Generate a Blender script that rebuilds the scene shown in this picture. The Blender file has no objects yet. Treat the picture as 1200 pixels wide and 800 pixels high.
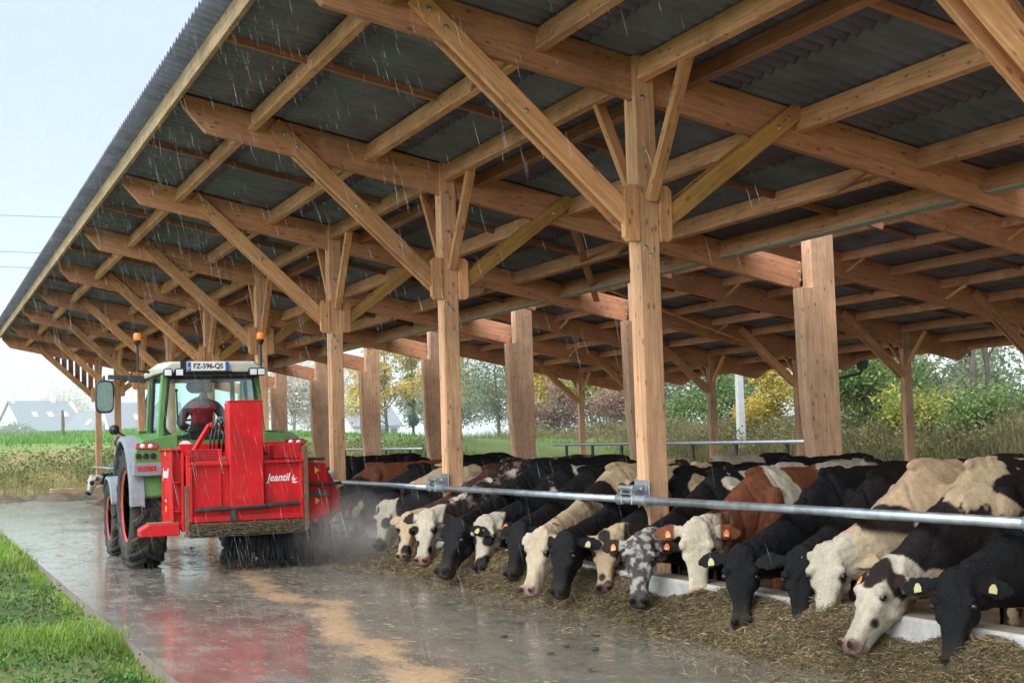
import bpy, bmesh, math, random
import numpy as np
from mathutils import Vector, Matrix

random.seed(7)
RNG = np.random.default_rng(11)
R = math.radians
SC = bpy.context.scene
COL = SC.collection

# ------------------------------------------------------------------ helpers
class MB:
    """collects simple shapes into one mesh"""
    def __init__(s): s.v = []; s.f = []; s.m = []; s.cur = 0
    def add(s, vs, fs):
        b = len(s.v); s.v += [tuple(v) for v in vs]
        for f in fs: s.f.append(tuple(i + b for i in f)); s.m.append(s.cur)
    def box(s, x0, x1, y0, y1, z0, z1, M=None):
        vs = [Vector((x, y, z)) for x in (x0, x1) for y in (y0, y1) for z in (z0, z1)]
        if M is not None: vs = [M @ v for v in vs]
        s.add(vs, [(0, 1, 3, 2), (4, 6, 7, 5), (0, 4, 5, 1), (2, 3, 7, 6), (0, 2, 6, 4), (1, 5, 7, 3)])
    def bar(s, p, q, w, h, up=(0, 0, 1)):
        p = Vector(p); q = Vector(q); d = (q - p); L = d.length; d.normalize()
        u = Vector(up); sd = d.cross(u).normalized(); u = sd.cross(d)
        M = Matrix((d, sd, u)).transposed().to_4x4(); M.translation = p
        s.box(0, L, -w / 2, w / 2, -h / 2, h / 2, M)
    def tube(s, pts, radii, n=10, cap=True):
        pts = [Vector(p) for p in pts]
        if not hasattr(radii, '__len__'): radii = [radii] * len(pts)
        rings = []; prev = None
        for i, p in enumerate(pts):
            t = (pts[min(i + 1, len(pts) - 1)] - pts[max(i - 1, 0)]).normalized()
            if prev is None:
                a = t.cross(Vector((0, 0, 1)))
                if a.length < 1e-3: a = t.cross(Vector((1, 0, 0)))
                a.normalize()
            else:
                a = (prev - t * prev.dot(t)).normalized()
            prev = a; b = t.cross(a)
            rings.append([p + (a * math.cos(k * 2 * math.pi / n) + b * math.sin(k * 2 * math.pi / n)) * radii[i] for k in range(n)])
        vs = [v for r in rings for v in r]; fs = []
        for i in range(len(pts) - 1):
            for k in range(n):
                fs.append((i * n + k, i * n + (k + 1) % n, (i + 1) * n + (k + 1) % n, (i + 1) * n + k))
        if cap: fs.append(tuple(range(n))[::-1]); fs.append(tuple((len(pts) - 1) * n + k for k in range(n)))
        s.add(vs, fs)
    def loft(s, rings):
        n = len(rings[0]); vs = [v for r in rings for v in r]; fs = []
        for i in range(len(rings) - 1):
            for k in range(n):
                fs.append((i * n + k, i * n + (k + 1) % n, (i + 1) * n + (k + 1) % n, (i + 1) * n + k))
        fs.append(tuple(range(n))[::-1]); fs.append(tuple((len(rings) - 1) * n + k for k in range(n)))
        s.add(vs, fs)
    def lathe(s, prof, c, n=32, axis='X'):
        c = Vector(c); rings = []
        for (t, r) in prof:
            ring = []
            for k in range(n):
                a = 2 * math.pi * k / n
                o = {'X': (t, r * math.cos(a), r * math.sin(a)), 'Z': (r * math.cos(a), r * math.sin(a), t), 'Y': (r * math.sin(a), t, r * math.cos(a))}[axis]
                ring.append(c + Vector(o))
            rings.append(ring)
        s.loft(rings)
    def ball(s, c, r, n=12, m=8):
        if not hasattr(r, '__len__'): r = (r, r, r)
        rings = []
        for i in range(1, m):
            a = math.pi * i / m
            rings.append([(c[0] + r[0] * math.sin(a) * math.cos(2 * math.pi * k / n), c[1] + r[1] * math.sin(a) * math.sin(2 * math.pi * k / n), c[2] - r[2] * math.cos(a)) for k in range(n)])
        s.loft(rings)
    def prism(s, poly, axis, a, b):
        """polygon in the two other axes, extruded along axis from a to b"""
        def P(p, t):
            return {'X': (t, p[0], p[1]), 'Y': (p[0], t, p[1]), 'Z': (p[0], p[1], t)}[axis]
        n = len(poly); vs = [P(p, a) for p in poly] + [P(p, b) for p in poly]
        fs = [tuple(range(n)), tuple(range(2 * n - 1, n - 1, -1))] + [(i, i + n, (i + 1) % n + n, (i + 1) % n) for i in range(n)]
        s.add(vs, fs)
    def mesh(s, name, mats, smooth=False, bevel=0, seg=1, recalc=True):
        me = bpy.data.meshes.new(name); me.from_pydata(s.v, [], s.f)
        mats = mats if isinstance(mats, (list, tuple)) else [mats]
        for m in mats: me.materials.append(m)
        if len(mats) > 1: me.polygons.foreach_set('material_index', s.m)
        if recalc or bevel:
            bm = bmesh.new(); bm.from_mesh(me)
            if recalc: bmesh.ops.recalc_face_normals(bm, faces=bm.faces)
            if bevel:
                es = [e for e in bm.edges if len(e.link_faces) == 2 and e.calc_face_angle(0) > R(30)]
                bmesh.ops.bevel(bm, geom=es, offset=bevel, segments=seg, affect='EDGES', clamp_overlap=True, profile=.5)
            bm.to_mesh(me); bm.free()
        if smooth: me.polygons.foreach_set('use_smooth', [True] * len(me.polygons))
        return me

def link(name, me, parent=None, M=None):
    o = bpy.data.objects.new(name, me); COL.objects.link(o)
    if parent is not None:
        o.parent = parent; o.matrix_parent_inverse = WM[parent.name].inverted()
    if M is not None: o.matrix_basis = M
    WM[o.name] = (M.copy() if M is not None else Matrix.Identity(4))
    return o
WM = {}
def tag(o, label=None, cat=None, group=None, kind=None):
    if label: o['label'] = label
    if cat: o['category'] = cat
    if group: o['group'] = group
    if kind: o['kind'] = kind
    return o
def empty(name, loc, label=None, cat=None, group=None, rz=0):
    o = bpy.data.objects.new(name, None); COL.objects.link(o)
    o.empty_display_size = .3
    o.matrix_basis = Matrix.Translation(loc) @ Matrix.Rotation(rz, 4, 'Z'); WM[o.name] = o.matrix_basis.copy()
    return tag(o, label, cat, group)

# ------------------------------------------------------------------ materials
def new_mat(name):
    m = bpy.data.materials.new(name); m.use_nodes = True
    nt = m.node_tree; b = nt.nodes['Principled BSDF']
    return m, nt, nt.nodes, nt.links, b
def rgb(c): return (c[0], c[1], c[2], 1)
def ramp(nodes, stops, interp='LINEAR'):
    r = nodes.new('ShaderNodeValToRGB'); e = r.color_ramp.elements; r.color_ramp.interpolation = interp
    while len(e) < len(stops): e.new(.5)
    for i, (p, c) in enumerate(stops): e[i].position = p; e[i].color = rgb(c) if hasattr(c, '__len__') else (c, c, c, 1)
    return r
def noise(nodes, links, scale, detail=4, vec=None, rough=.55):
    n = nodes.new('ShaderNodeTexNoise'); n.inputs['Scale'].default_value = scale; n.inputs['Detail'].default_value = detail; n.inputs['Roughness'].default_value = rough
    if vec is not None: links.new(vec, n.inputs['Vector'])
    return n
def mixc(nodes, links, fac, a, b, mode='MIX'):
    x = nodes.new('ShaderNodeMix'); x.data_type = 'RGBA'; x.blend_type = mode
    for sock, val in ((0, fac), (6, a), (7, b)):
        if hasattr(val, 'is_output') or isinstance(val, bpy.types.NodeSocket): links.new(val, x.inputs[sock])
        elif hasattr(val, '__len__'): x.inputs[sock].default_value = rgb(val)
        else: x.inputs[sock].default_value = val
    return x.outputs[2]
def math_(nodes, links, op, a, b=0.0, clamp=False):
    x = nodes.new('ShaderNodeMath'); x.operation = op; x.use_clamp = clamp
    for i, val in enumerate((a, b)):
        if isinstance(val, bpy.types.NodeSocket): links.new(val, x.inputs[i])
        else: x.inputs[i].default_value = val
    return x.outputs[0]
def bump(nodes, links, b, h, strength=.3, dist=.01):
    x = nodes.new('ShaderNodeBump'); x.inputs['Strength'].default_value = strength; x.inputs['Distance'].default_value = dist
    links.new(h, x.inputs['Height']); links.new(x.outputs[0], b.inputs['Normal'])
def objco(nodes): return nodes.new('ShaderNodeTexCoord').outputs['Object']

def simple(name, c, rough=.5, metal=0, var=.25, scale=6, bmp=.0, spec=.5, coat=0, dirt=None, dirt_amt=.4, speck=None):
    m, nt, N, L, b = new_mat(name); co = objco(N)
    n = noise(N, L, scale, 5, co)
    lo = tuple(x * (1 - var) for x in c); hi = tuple(min(1, x * (1 + var)) for x in c)
    r = ramp(N, [(.3, lo), (.7, hi)]); L.new(n.outputs[0], r.inputs[0]); out = r.outputs[0]
    if dirt:
        n2 = noise(N, L, scale * .6, 6, co, .7); rr = ramp(N, [(.45, 0), (.75, 1)]); L.new(n2.outputs[0], rr.inputs[0])
        out = mixc(N, L, math_(N, L, 'MULTIPLY', rr.outputs[0], dirt_amt), out, dirt)
    if speck:
        n3 = noise(N, L, 34, 5, co, .8); n4 = noise(N, L, 2.2, 3, co); r3 = ramp(N, [(.60, 0), (.70, 1)]); L.new(math_(N, L, 'ADD', n3.outputs[0], math_(N, L, 'MULTIPLY', math_(N, L, 'SUBTRACT', n4.outputs[0], .5), .5)), r3.inputs[0])
        out = mixc(N, L, math_(N, L, 'MULTIPLY', r3.outputs[0], .75), out, speck)
    L.new(out, b.inputs['Base Color'])
    rv = ramp(N, [(.3, max(.02, rough - .08)), (.7, min(1, rough + .1))]); L.new(n.outputs[0], rv.inputs[0]); L.new(rv.outputs[0], b.inputs['Roughness'])
    b.inputs['Metallic'].default_value = metal; b.inputs['Specular IOR Level'].default_value = spec; b.inputs['Coat Weight'].default_value = coat
    if bmp: bump(N, L, b, noise(N, L, scale * 4, 4, co).outputs[0], bmp, .01)
    return m

def wood(name, light, dark, knot=True, grey=0):
    m, nt, N, L, b = new_mat(name)
    tc = N.new('ShaderNodeTexCoord'); oi = N.new('ShaderNodeObjectInfo')
    off = N.new('ShaderNodeVectorMath'); off.operation = 'SCALE'; off.inputs[0].default_value = (31, 17, 23); L.new(oi.outputs['Random'], off.inputs['Scale'])
    ad = N.new('ShaderNodeVectorMath'); ad.operation = 'ADD'; L.new(tc.outputs['Object'], ad.inputs[0]); L.new(off.outputs[0], ad.inputs[1])
    mp = N.new('ShaderNodeMapping'); mp.inputs['Scale'].default_value = (.55, 9, 9); L.new(ad.outputs[0], mp.inputs[0])
    n1 = noise(N, L, 3.0, 6, mp.outputs[0], .65); n1.inputs['Distortion'].default_value = .6
    r1 = ramp(N, [(.28, dark), (.52, light), (.75, tuple(min(1, x * 1.18) for x in light))]); L.new(n1.outputs[0], r1.inputs[0])
    mg = N.new('ShaderNodeMapping'); mg.inputs['Scale'].default_value = (1.2, 45, 45); L.new(ad.outputs[0], mg.inputs[0])
    ng = noise(N, L, 2.0, 4, mg.outputs[0], .7); rg = ramp(N, [(.3, .74), (.55, 1.03), (.8, 1.1)]); L.new(ng.outputs[0], rg.inputs[0])
    n2 = noise(N, L, .7, 6, ad.outputs[0], .7)          # broad stain
    r2 = ramp(N, [(.28, .55), (.5, .95), (.72, 1.12)]); L.new(n2.outputs[0], r2.inputs[0])
    c = mixc(N, L, 1.0, r1.outputs[0], r2.outputs[0], 'MULTIPLY')
    c = mixc(N, L, 1.0, c, rg.outputs[0], 'MULTIPLY')
    rb = ramp(N, [(0, .74), (1, 1.18)]); L.new(oi.outputs['Random'], rb.inputs[0])
    c = mixc(N, L, 1.0, c, rb.outputs[0], 'MULTIPLY')
    if knot:
        mk = N.new('ShaderNodeMapping'); mk.inputs['Scale'].default_value = (5.0, 12, 12); L.new(ad.outputs[0], mk.inputs[0])
        vo = N.new('ShaderNodeTexVoronoi'); vo.inputs['Scale'].default_value = 1.0; L.new(mk.outputs[0], vo.inputs['Vector'])
        rk = ramp(N, [(.0, 1), (.11, .85), (.19, 0)]); L.new(vo.outputs['Distance'], rk.inputs[0])
        c = mixc(N, L, math_(N, L, 'MULTIPLY', rk.outputs[0], .75), c, tuple(x * .3 for x in dark))
    if grey: c = mixc(N, L, grey, c, (.28, .24, .2))
    L.new(c, b.inputs['Base Color']); b.inputs['Roughness'].default_value = .72; b.inputs['Specular IOR Level'].default_value = .25
    bump(N, L, b, n1.outputs[0], .25, .006)
    return m

W_POST = wood('post_wood', (.86, .485, .275), (.64, .32, .165))
W_STRUT = wood('strut_wood', (.84, .43, .205), (.60, .265, .11))
W_YEL = wood('yellow_strut_wood', (.66, .36, .115), (.46, .225, .065))
W_RAFT = wood('rafter_wood', (.68, .325, .185), (.49, .215, .115))
W_PURL = wood('purlin_wood', (.76, .39, .215), (.54, .25, .13))
W_DARK = wood('batten_wood', (.46, .21, .14), (.32, .14, .09), False)
W_MID = wood('broad_post_wood', (.70, .425, .27), (.50, .285, .17))
W_EAVE = wood('eave_board_wood', (.5, .34, .2), (.34, .2, .11))
STEEL = simple('galvanised_steel', (.46, .5, .53), .38, .75, .18, 9)
BOLT = simple('bolt_steel', (.55, .55, .52), .35, .9, .1)
SHEET = simple('fibre_cement_sheet', (.19, .188, .262), .75, 0, .3, 2.2, .2, dirt=(.09, .089, .118), dirt_amt=.5)
STRIP_M = simple('pale_strip_mat', (.42, .46, .42), .5, .2, .12)
RED = simple('red_paint', (.60, .010, .014), .5, 0, .2, 3.5, .12, .3, .03, dirt=(.24, .03, .02), dirt_amt=.75, speck=(.10, .035, .022))
RED2 = simple('red_wheel_paint', (.55, .025, .02), .42, 0, .15, 5, 0, .5, .1, dirt=(.2, .12, .08), dirt_amt=.55)
GREEN = simple('green_paint', (.075, .225, .045), .38, 0, .12, 4, 0, .5, .2, dirt=(.14, .14, .09), dirt_amt=.45, speck=(.10, .09, .06))
GREYP = simple('grey_plastic', (.20, .225, .26), .5, 0, .12, 5, dirt=(.2, .16, .11), dirt_amt=.3)
CREAM = simple('cream_roof_paint', (.55, .53, .45), .5, 0, .08, 3, dirt=(.3, .3, .25), dirt_amt=.6)
BLACKP = simple('black_plastic', (.012, .012, .013), .42, 0, .2, 8)
DARKM = simple('dark_metal', (.04, .041, .043), .5, .3, .3, 8, dirt=(.1, .08, .05), dirt_amt=.5)
RUBBER = simple('tyre_rubber', (.028, .027, .026), .8, 0, .35, 8, .3, .3, dirt=(.13, .105, .075), dirt_amt=.75)
WHITE = simple('white_marking', (.8, .8, .78), .5, 0, .03)
BLUE = simple('blue_band', (.02, .09, .42), .5, 0, .05)
YELL = simple('yellow_sticker', (.75, .42, .04), .5, 0, .1)
LENS_R = simple('red_lens', (.35, .01, .015), .15, 0, .2, 12, 0, .5, .5)
LAMP = simple('lamp_glass', (.75, .78, .8), .15, 0, .08, 20, 0, .6, .3)
MIRR = simple('mirror_glass', (.12, .16, .14), .08, .9, .3, 6)
WALLC = simple('painted_concrete', (.47, .455, .425), .75, 0, .2, 4, .5, dirt=(.21, .165, .11), dirt_amt=.85)
WALLT = simple('worn_concrete_top', (.22, .18, .135), .8, 0, .25, 5, .3)
TAG_O = simple('orange_tag', (.8, .2, .03), .5, 0, .08)
TAG_Y = simple('yellow_tag', (.42, .37, .15), .5, 0, .08)
EYE = simple('eye_gloss', (.008, .006, .005), .06, 0, .1, 5, 0, .7)
def orange_lens():
    m, nt, N, L, b = new_mat('orange_beacon_lens')
    n = noise(N, L, 30, 2, objco(N)); r = ramp(N, [(.3, (.85, .13, .01)), (.7, (1, .24, .02))]); L.new(n.outputs[0], r.inputs[0]); L.new(r.outputs[0], b.inputs['Base Color'])
    b.inputs['Roughness'].default_value = .15; b.inputs['Emission Color'].default_value = (1, .16, .01, 1); b.inputs['Emission Strength'].default_value = .35
    return m
BEACON = orange_lens()
def glass_mat():
    m, nt, N, L, b = new_mat('tinted_cab_glass'); nt.nodes.remove(b)
    t = N.new('ShaderNodeBsdfTransparent'); t.inputs[0].default_value = (.80, .95, .92, 1)
    g = N.new('ShaderNodeBsdfGlossy'); g.inputs['Roughness'].default_value = .04; g.inputs[0].default_value = (.9, .97, .96, 1)
    n = noise(N, L, 4, 5, objco(N)); r = ramp(N, [(.35, .05), (.7, .13)]); L.new(n.outputs[0], r.inputs[0])
    mx = N.new('ShaderNodeMixShader'); L.new(r.outputs[0], mx.inputs[0]); L.new(t.outputs[0], mx.inputs[1]); L.new(g.outputs[0], mx.inputs[2])
    L.new(mx.outputs[0], N['Material Output'].inputs[0]); return m
GLASS = glass_mat()

def strand_mat(name, cols, rough=.8, sheen=0, trans=0):
    """per-blade random colour for meshes of many small faces"""
    m, nt, N, L, b = new_mat(name); g = N.new('ShaderNodeNewGeometry')
    r = ramp(N, [(i / max(1, len(cols) - 1), c) for i, c in enumerate(cols)]); L.new(g.outputs['Random Per Island'], r.inputs[0])
    n = noise(N, L, .8, 3, objco(N)); r2 = ramp(N, [(.3, .6), (.7, 1.25)]); L.new(n.outputs[0], r2.inputs[0])
    c = mixc(N, L, 1.0, r.outputs[0], r2.outputs[0], 'MULTIPLY')
    L.new(c, b.inputs['Base Color']); b.inputs['Roughness'].default_value = rough; b.inputs['Specular IOR Level'].default_value = .25
    if trans:
        t = N.new('ShaderNodeBsdfTranslucent'); L.new(c, t.inputs[0]); mx = N.new('ShaderNodeMixShader'); mx.inputs[0].default_value = trans
        L.new(b.outputs[0], mx.inputs[1]); L.new(t.outputs[0], mx.inputs[2]); L.new(mx.outputs[0], N['Material Output'].inputs[0])
    return m

def smoothstep(a, b, x): t = np.clip((x - a) / (b - a), 0, 1); return t * t * (3 - 2 * t)
_TAB = np.random.default_rng(3).random((64, 64, 64))
def vnoise(P, seed=0):
    P = np.asarray(P, float) + seed * 7.31; i = np.floor(P).astype(int); f = P - i; f = f * f * (3 - 2 * f); i %= 64; j = (i + 1) % 64
    def T(a, b, c): return _TAB[a, b, c]
    x0, y0, z0 = i.T; x1, y1, z1 = j.T; fx, fy, fz = f.T
    c00 = T(x0, y0, z0) * (1 - fx) + T(x1, y0, z0) * fx; c10 = T(x0, y1, z0) * (1 - fx) + T(x1, y1, z0) * fx
    c01 = T(x0, y0, z1) * (1 - fx) + T(x1, y0, z1) * fx; c11 = T(x0, y1, z1) * (1 - fx) + T(x1, y1, z1) * fx
    return ((c00 * (1 - fy) + c10 * fy) * (1 - fz) + (c01 * (1 - fy) + c11 * fy) * fz) * 2 - 1
def fbm(P, seed=0, oct=4):
    v = 0; a = 1; s = 0
    for k in range(oct): v = v + a * vnoise(np.asarray(P) * (2 ** k), seed + k); s += a; a *= .5
    return v / s

# ------------------------------------------------------------------ camera
f, pit, yaw, rol = 1704.72, .0663469, .3926377, -.0300731
Fd = Vector((math.sin(yaw) * math.cos(pit), math.cos(yaw) * math.cos(pit), math.sin(pit)))
R0 = Vector((math.cos(yaw), -math.sin(yaw), 0)); U0 = R0.cross(Fd)
Rv = math.cos(rol) * R0 + math.sin(rol) * U0; Uv = -math.sin(rol) * R0 + math.cos(rol) * U0
cam = bpy.data.cameras.new('camera'); co = bpy.data.objects.new('camera', cam); COL.objects.link(co)
Mc = Matrix((Rv, Uv, -Fd)).transposed().to_4x4(); Mc.translation = (-5.7845, 0, 1.45); co.matrix_world = Mc
cam.lens = 36 * f / 1200; cam.sensor_width = 36; cam.clip_start = .05; cam.clip_end = 3000
SC.camera = co

# ------------------------------------------------------------------ world and sun
w = bpy.data.worlds.new('World'); SC.world = w; w.use_nodes = True
N = w.node_tree.nodes; L = w.node_tree.links
SUN_EL, SUN_AZ = R(42), R(238)      # azimuth measured clockwise from +Y: light from the left, behind the camera
bg = N['Background']; sky = N.new('ShaderNodeTexSky'); sky.sky_type = 'NISHITA'; sky.sun_disc = False
sky.sun_elevation = SUN_EL; sky.sun_rotation = SUN_AZ; sky.air_density = 1.2; sky.dust_density = 3; sky.ozone_density = 2
L.new(sky.outputs[0], bg.inputs[0]); bg.inputs[1].default_value = .05
tc = N.new('ShaderNodeTexCoord'); sp = N.new('ShaderNodeSeparateXYZ'); L.new(tc.outputs['Generated'], sp.inputs[0])
rz = ramp(N, [(0, (.64, .715, .76)), (.12, (.60, .695, .755)), (.45, (.62, .72, .80)), (1, (.80, .84, .88))]); L.new(sp.outputs[2], rz.inputs[0])
nz = noise(N, L, 2.2, 5, tc.outputs['Generated']); rn = ramp(N, [(.3, .9), (.7, 1.08)]); L.new(nz.outputs[0], rn.inputs[0])
oc = mixc(N, L, 1.0, rz.outputs[0], rn.outputs[0], 'MULTIPLY')
# overcast sky; gain added overhead and behind the camera, unseen, to light the barn
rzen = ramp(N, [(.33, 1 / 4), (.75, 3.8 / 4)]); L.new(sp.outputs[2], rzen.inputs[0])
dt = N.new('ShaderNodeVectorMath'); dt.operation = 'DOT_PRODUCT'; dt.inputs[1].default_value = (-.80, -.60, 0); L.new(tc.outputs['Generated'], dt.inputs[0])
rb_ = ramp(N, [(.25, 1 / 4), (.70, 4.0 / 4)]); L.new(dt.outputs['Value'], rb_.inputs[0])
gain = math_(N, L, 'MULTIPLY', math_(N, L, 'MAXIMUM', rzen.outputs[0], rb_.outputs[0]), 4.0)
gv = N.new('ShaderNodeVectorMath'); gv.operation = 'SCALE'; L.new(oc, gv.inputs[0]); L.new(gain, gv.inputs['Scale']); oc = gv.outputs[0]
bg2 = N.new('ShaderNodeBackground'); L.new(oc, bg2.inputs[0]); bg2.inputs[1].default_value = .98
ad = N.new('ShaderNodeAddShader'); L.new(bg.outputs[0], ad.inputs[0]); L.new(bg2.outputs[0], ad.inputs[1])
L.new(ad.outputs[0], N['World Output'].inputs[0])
sl = bpy.data.lights.new('sun', 'SUN'); sl.energy = 1.4; sl.angle = R(30); sl.color = (1, .96, .9)
so = bpy.data.objects.new('sun', sl); COL.objects.link(so)
sd = Vector((math.sin(SUN_AZ) * math.cos(SUN_EL), math.cos(SUN_AZ) * math.cos(SUN_EL), math.sin(SUN_EL)))
so.rotation_euler = sd.to_track_quat('Z', 'Y').to_euler()
SC.view_settings.view_transform = 'Standard'; SC.view_settings.look = 'None'; SC.view_settings.exposure = 0
SC.cycles.max_bounces = 10; SC.cycles.diffuse_bounces = 6; SC.cycles.transparent_max_bounces = 24; SC.cycles.volume_bounces = 3
SC.cycles.caustics_reflective = False; SC.cycles.caustics_refractive = False

# ------------------------------------------------------------------ terrain
KERB_X = -4.25
def height(x, y):
    x = np.asarray(x, float); y = np.asarray(y, float)
    left = smoothstep(-4.2, -4.5, x)
    h = -.30 + .22 * left                                   # grass strip just below the slab, barn floor lower
    h = h + smoothstep(46.5, 50, y) * .30 * (1 - left)
    bank = 1.75 * smoothstep(50.5, 58, y + .04 * x) + .75 * smoothstep(60, 92, y)
    h = h + bank * smoothstep(40, 8, x)
    right = 1.35 * smoothstep(21, 26, x) + .5 * smoothstep(26, 60, x)
    h = np.maximum(h, -.3 + right) + 0 * h
    mix = np.maximum(smoothstep(46, 60, y), smoothstep(21, 26, x))
    P = np.stack([x * .35, y * .35, 0 * x], -1).reshape(-1, 3)
    h = h + (fbm(P, 5, 3).reshape(x.shape)) * .18 * mix
    h = h - 2.2 * smoothstep(150, 400, np.hypot(x, y)) * 0
    return h
def terrain():
    xs = np.unique(np.concatenate([[-1500, -700, -350, -180, -120, -80, -50], np.arange(-30, -8, 2.), np.arange(-8, -3.4, .15), np.arange(-3, 21, 2.), np.arange(21, 48, 1.), [52, 58, 66, 80, 110, 160, 260, 400, 800, 1500]]))
    ys = np.unique(np.concatenate([[-1500, -500, -150, -60, -30], np.arange(-14, 46, 1.), np.arange(46, 64, .5), np.arange(64, 100, 2.), [110, 130, 160, 200, 260, 400, 800, 1500]]))
    X, Y = np.meshgrid(xs, ys, indexing='ij'); Z = height(X, Y); nx, ny = X.shape
    me = bpy.data.meshes.new('ground')
    vs = np.stack([X, Y, Z], -1).reshape(-1, 3)
    fs = [(i * ny + j, (i + 1) * ny + j, (i + 1) * ny + j + 1, i * ny + j + 1) for i in range(nx - 1) for j in range(ny - 1)]
    me.from_pydata(vs.tolist(), [], fs); me.polygons.foreach_set('use_smooth', [True] * len(me.polygons))
    m, nt, N, L, b = new_mat('ground_turf'); cx = objco(N)
    n = noise(N, L, .35, 6, cx); r = ramp(N, [(.3, (.05, .07, .025)), (.5, (.085, .12, .035)), (.7, (.13, .14, .055))]); L.new(n.outputs[0], r.inputs[0])
    s = N.new('ShaderNodeSeparateXYZ'); L.new(cx, s.inputs[0])
    # dry strawy foot of the bank, lush crop field above it, bare straw bedding inside the barn
    zr = N.new('ShaderNodeMapRange'); zr.inputs[1].default_value = 1.35; zr.inputs[2].default_value = 1.8; L.new(s.outputs[2], zr.inputs[0])
    dry = ramp(N, [(.3, (.2, .15, .075)), (.5, (.27, .21, .10)), (.7, (.13, .13, .05))]); L.new(noise(N, L, 1.4, 5, cx).outputs[0], dry.inputs[0])
    lush = ramp(N, [(.3, (.09, .19, .05)), (.7, (.14, .26, .08))]); L.new(noise(N, L, .2, 4, cx).outputs[0], lush.inputs[0])
    far = mixc(N, L, zr.outputs[0], dry.outputs[0], lush.outputs[0])
    yr = N.new('ShaderNodeMapRange'); yr.inputs[1].default_value = 46; yr.inputs[2].default_value = 49; L.new(s.outputs[1], yr.inputs[0])
    xr = N.new('ShaderNodeMapRange'); xr.inputs[1].default_value = 14; xr.inputs[2].default_value = 8; L.new(s.outputs[0], xr.inputs[0])
    c = mixc(N, L, math_(N, L, 'MULTIPLY', yr.outputs[0], xr.outputs[0]), r.outputs[0], far)
    x1 = math_(N, L, 'GREATER_THAN', s.outputs[0], -.1); x2 = math_(N, L, 'LESS_THAN', s.outputs[0], 20.6); y2 = math_(N, L, 'LESS_THAN', s.outputs[1], 51.5)
    ins = math_(N, L, 'MULTIPLY', math_(N, L, 'MULTIPLY', x1, x2), y2)
    bed = ramp(N, [(.3, (.24, .17, .10)), (.7, (.50, .39, .24))]); L.new(noise(N, L, 2.5, 6, cx).outputs[0], bed.inputs[0])
    c = mixc(N, L, ins, c, bed.outputs[0])
    L.new(c, b.inputs['Base Color']); b.inputs['Roughness'].default_value = .95; b.inputs['Specular IOR Level'].default_value = .15
    bump(N, L, b, noise(N, L, 14, 4, cx).outputs[0], .7, .05)
    me.materials.append(m)
    tag(link('ground', me), kind='structure')
terrain()

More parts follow.
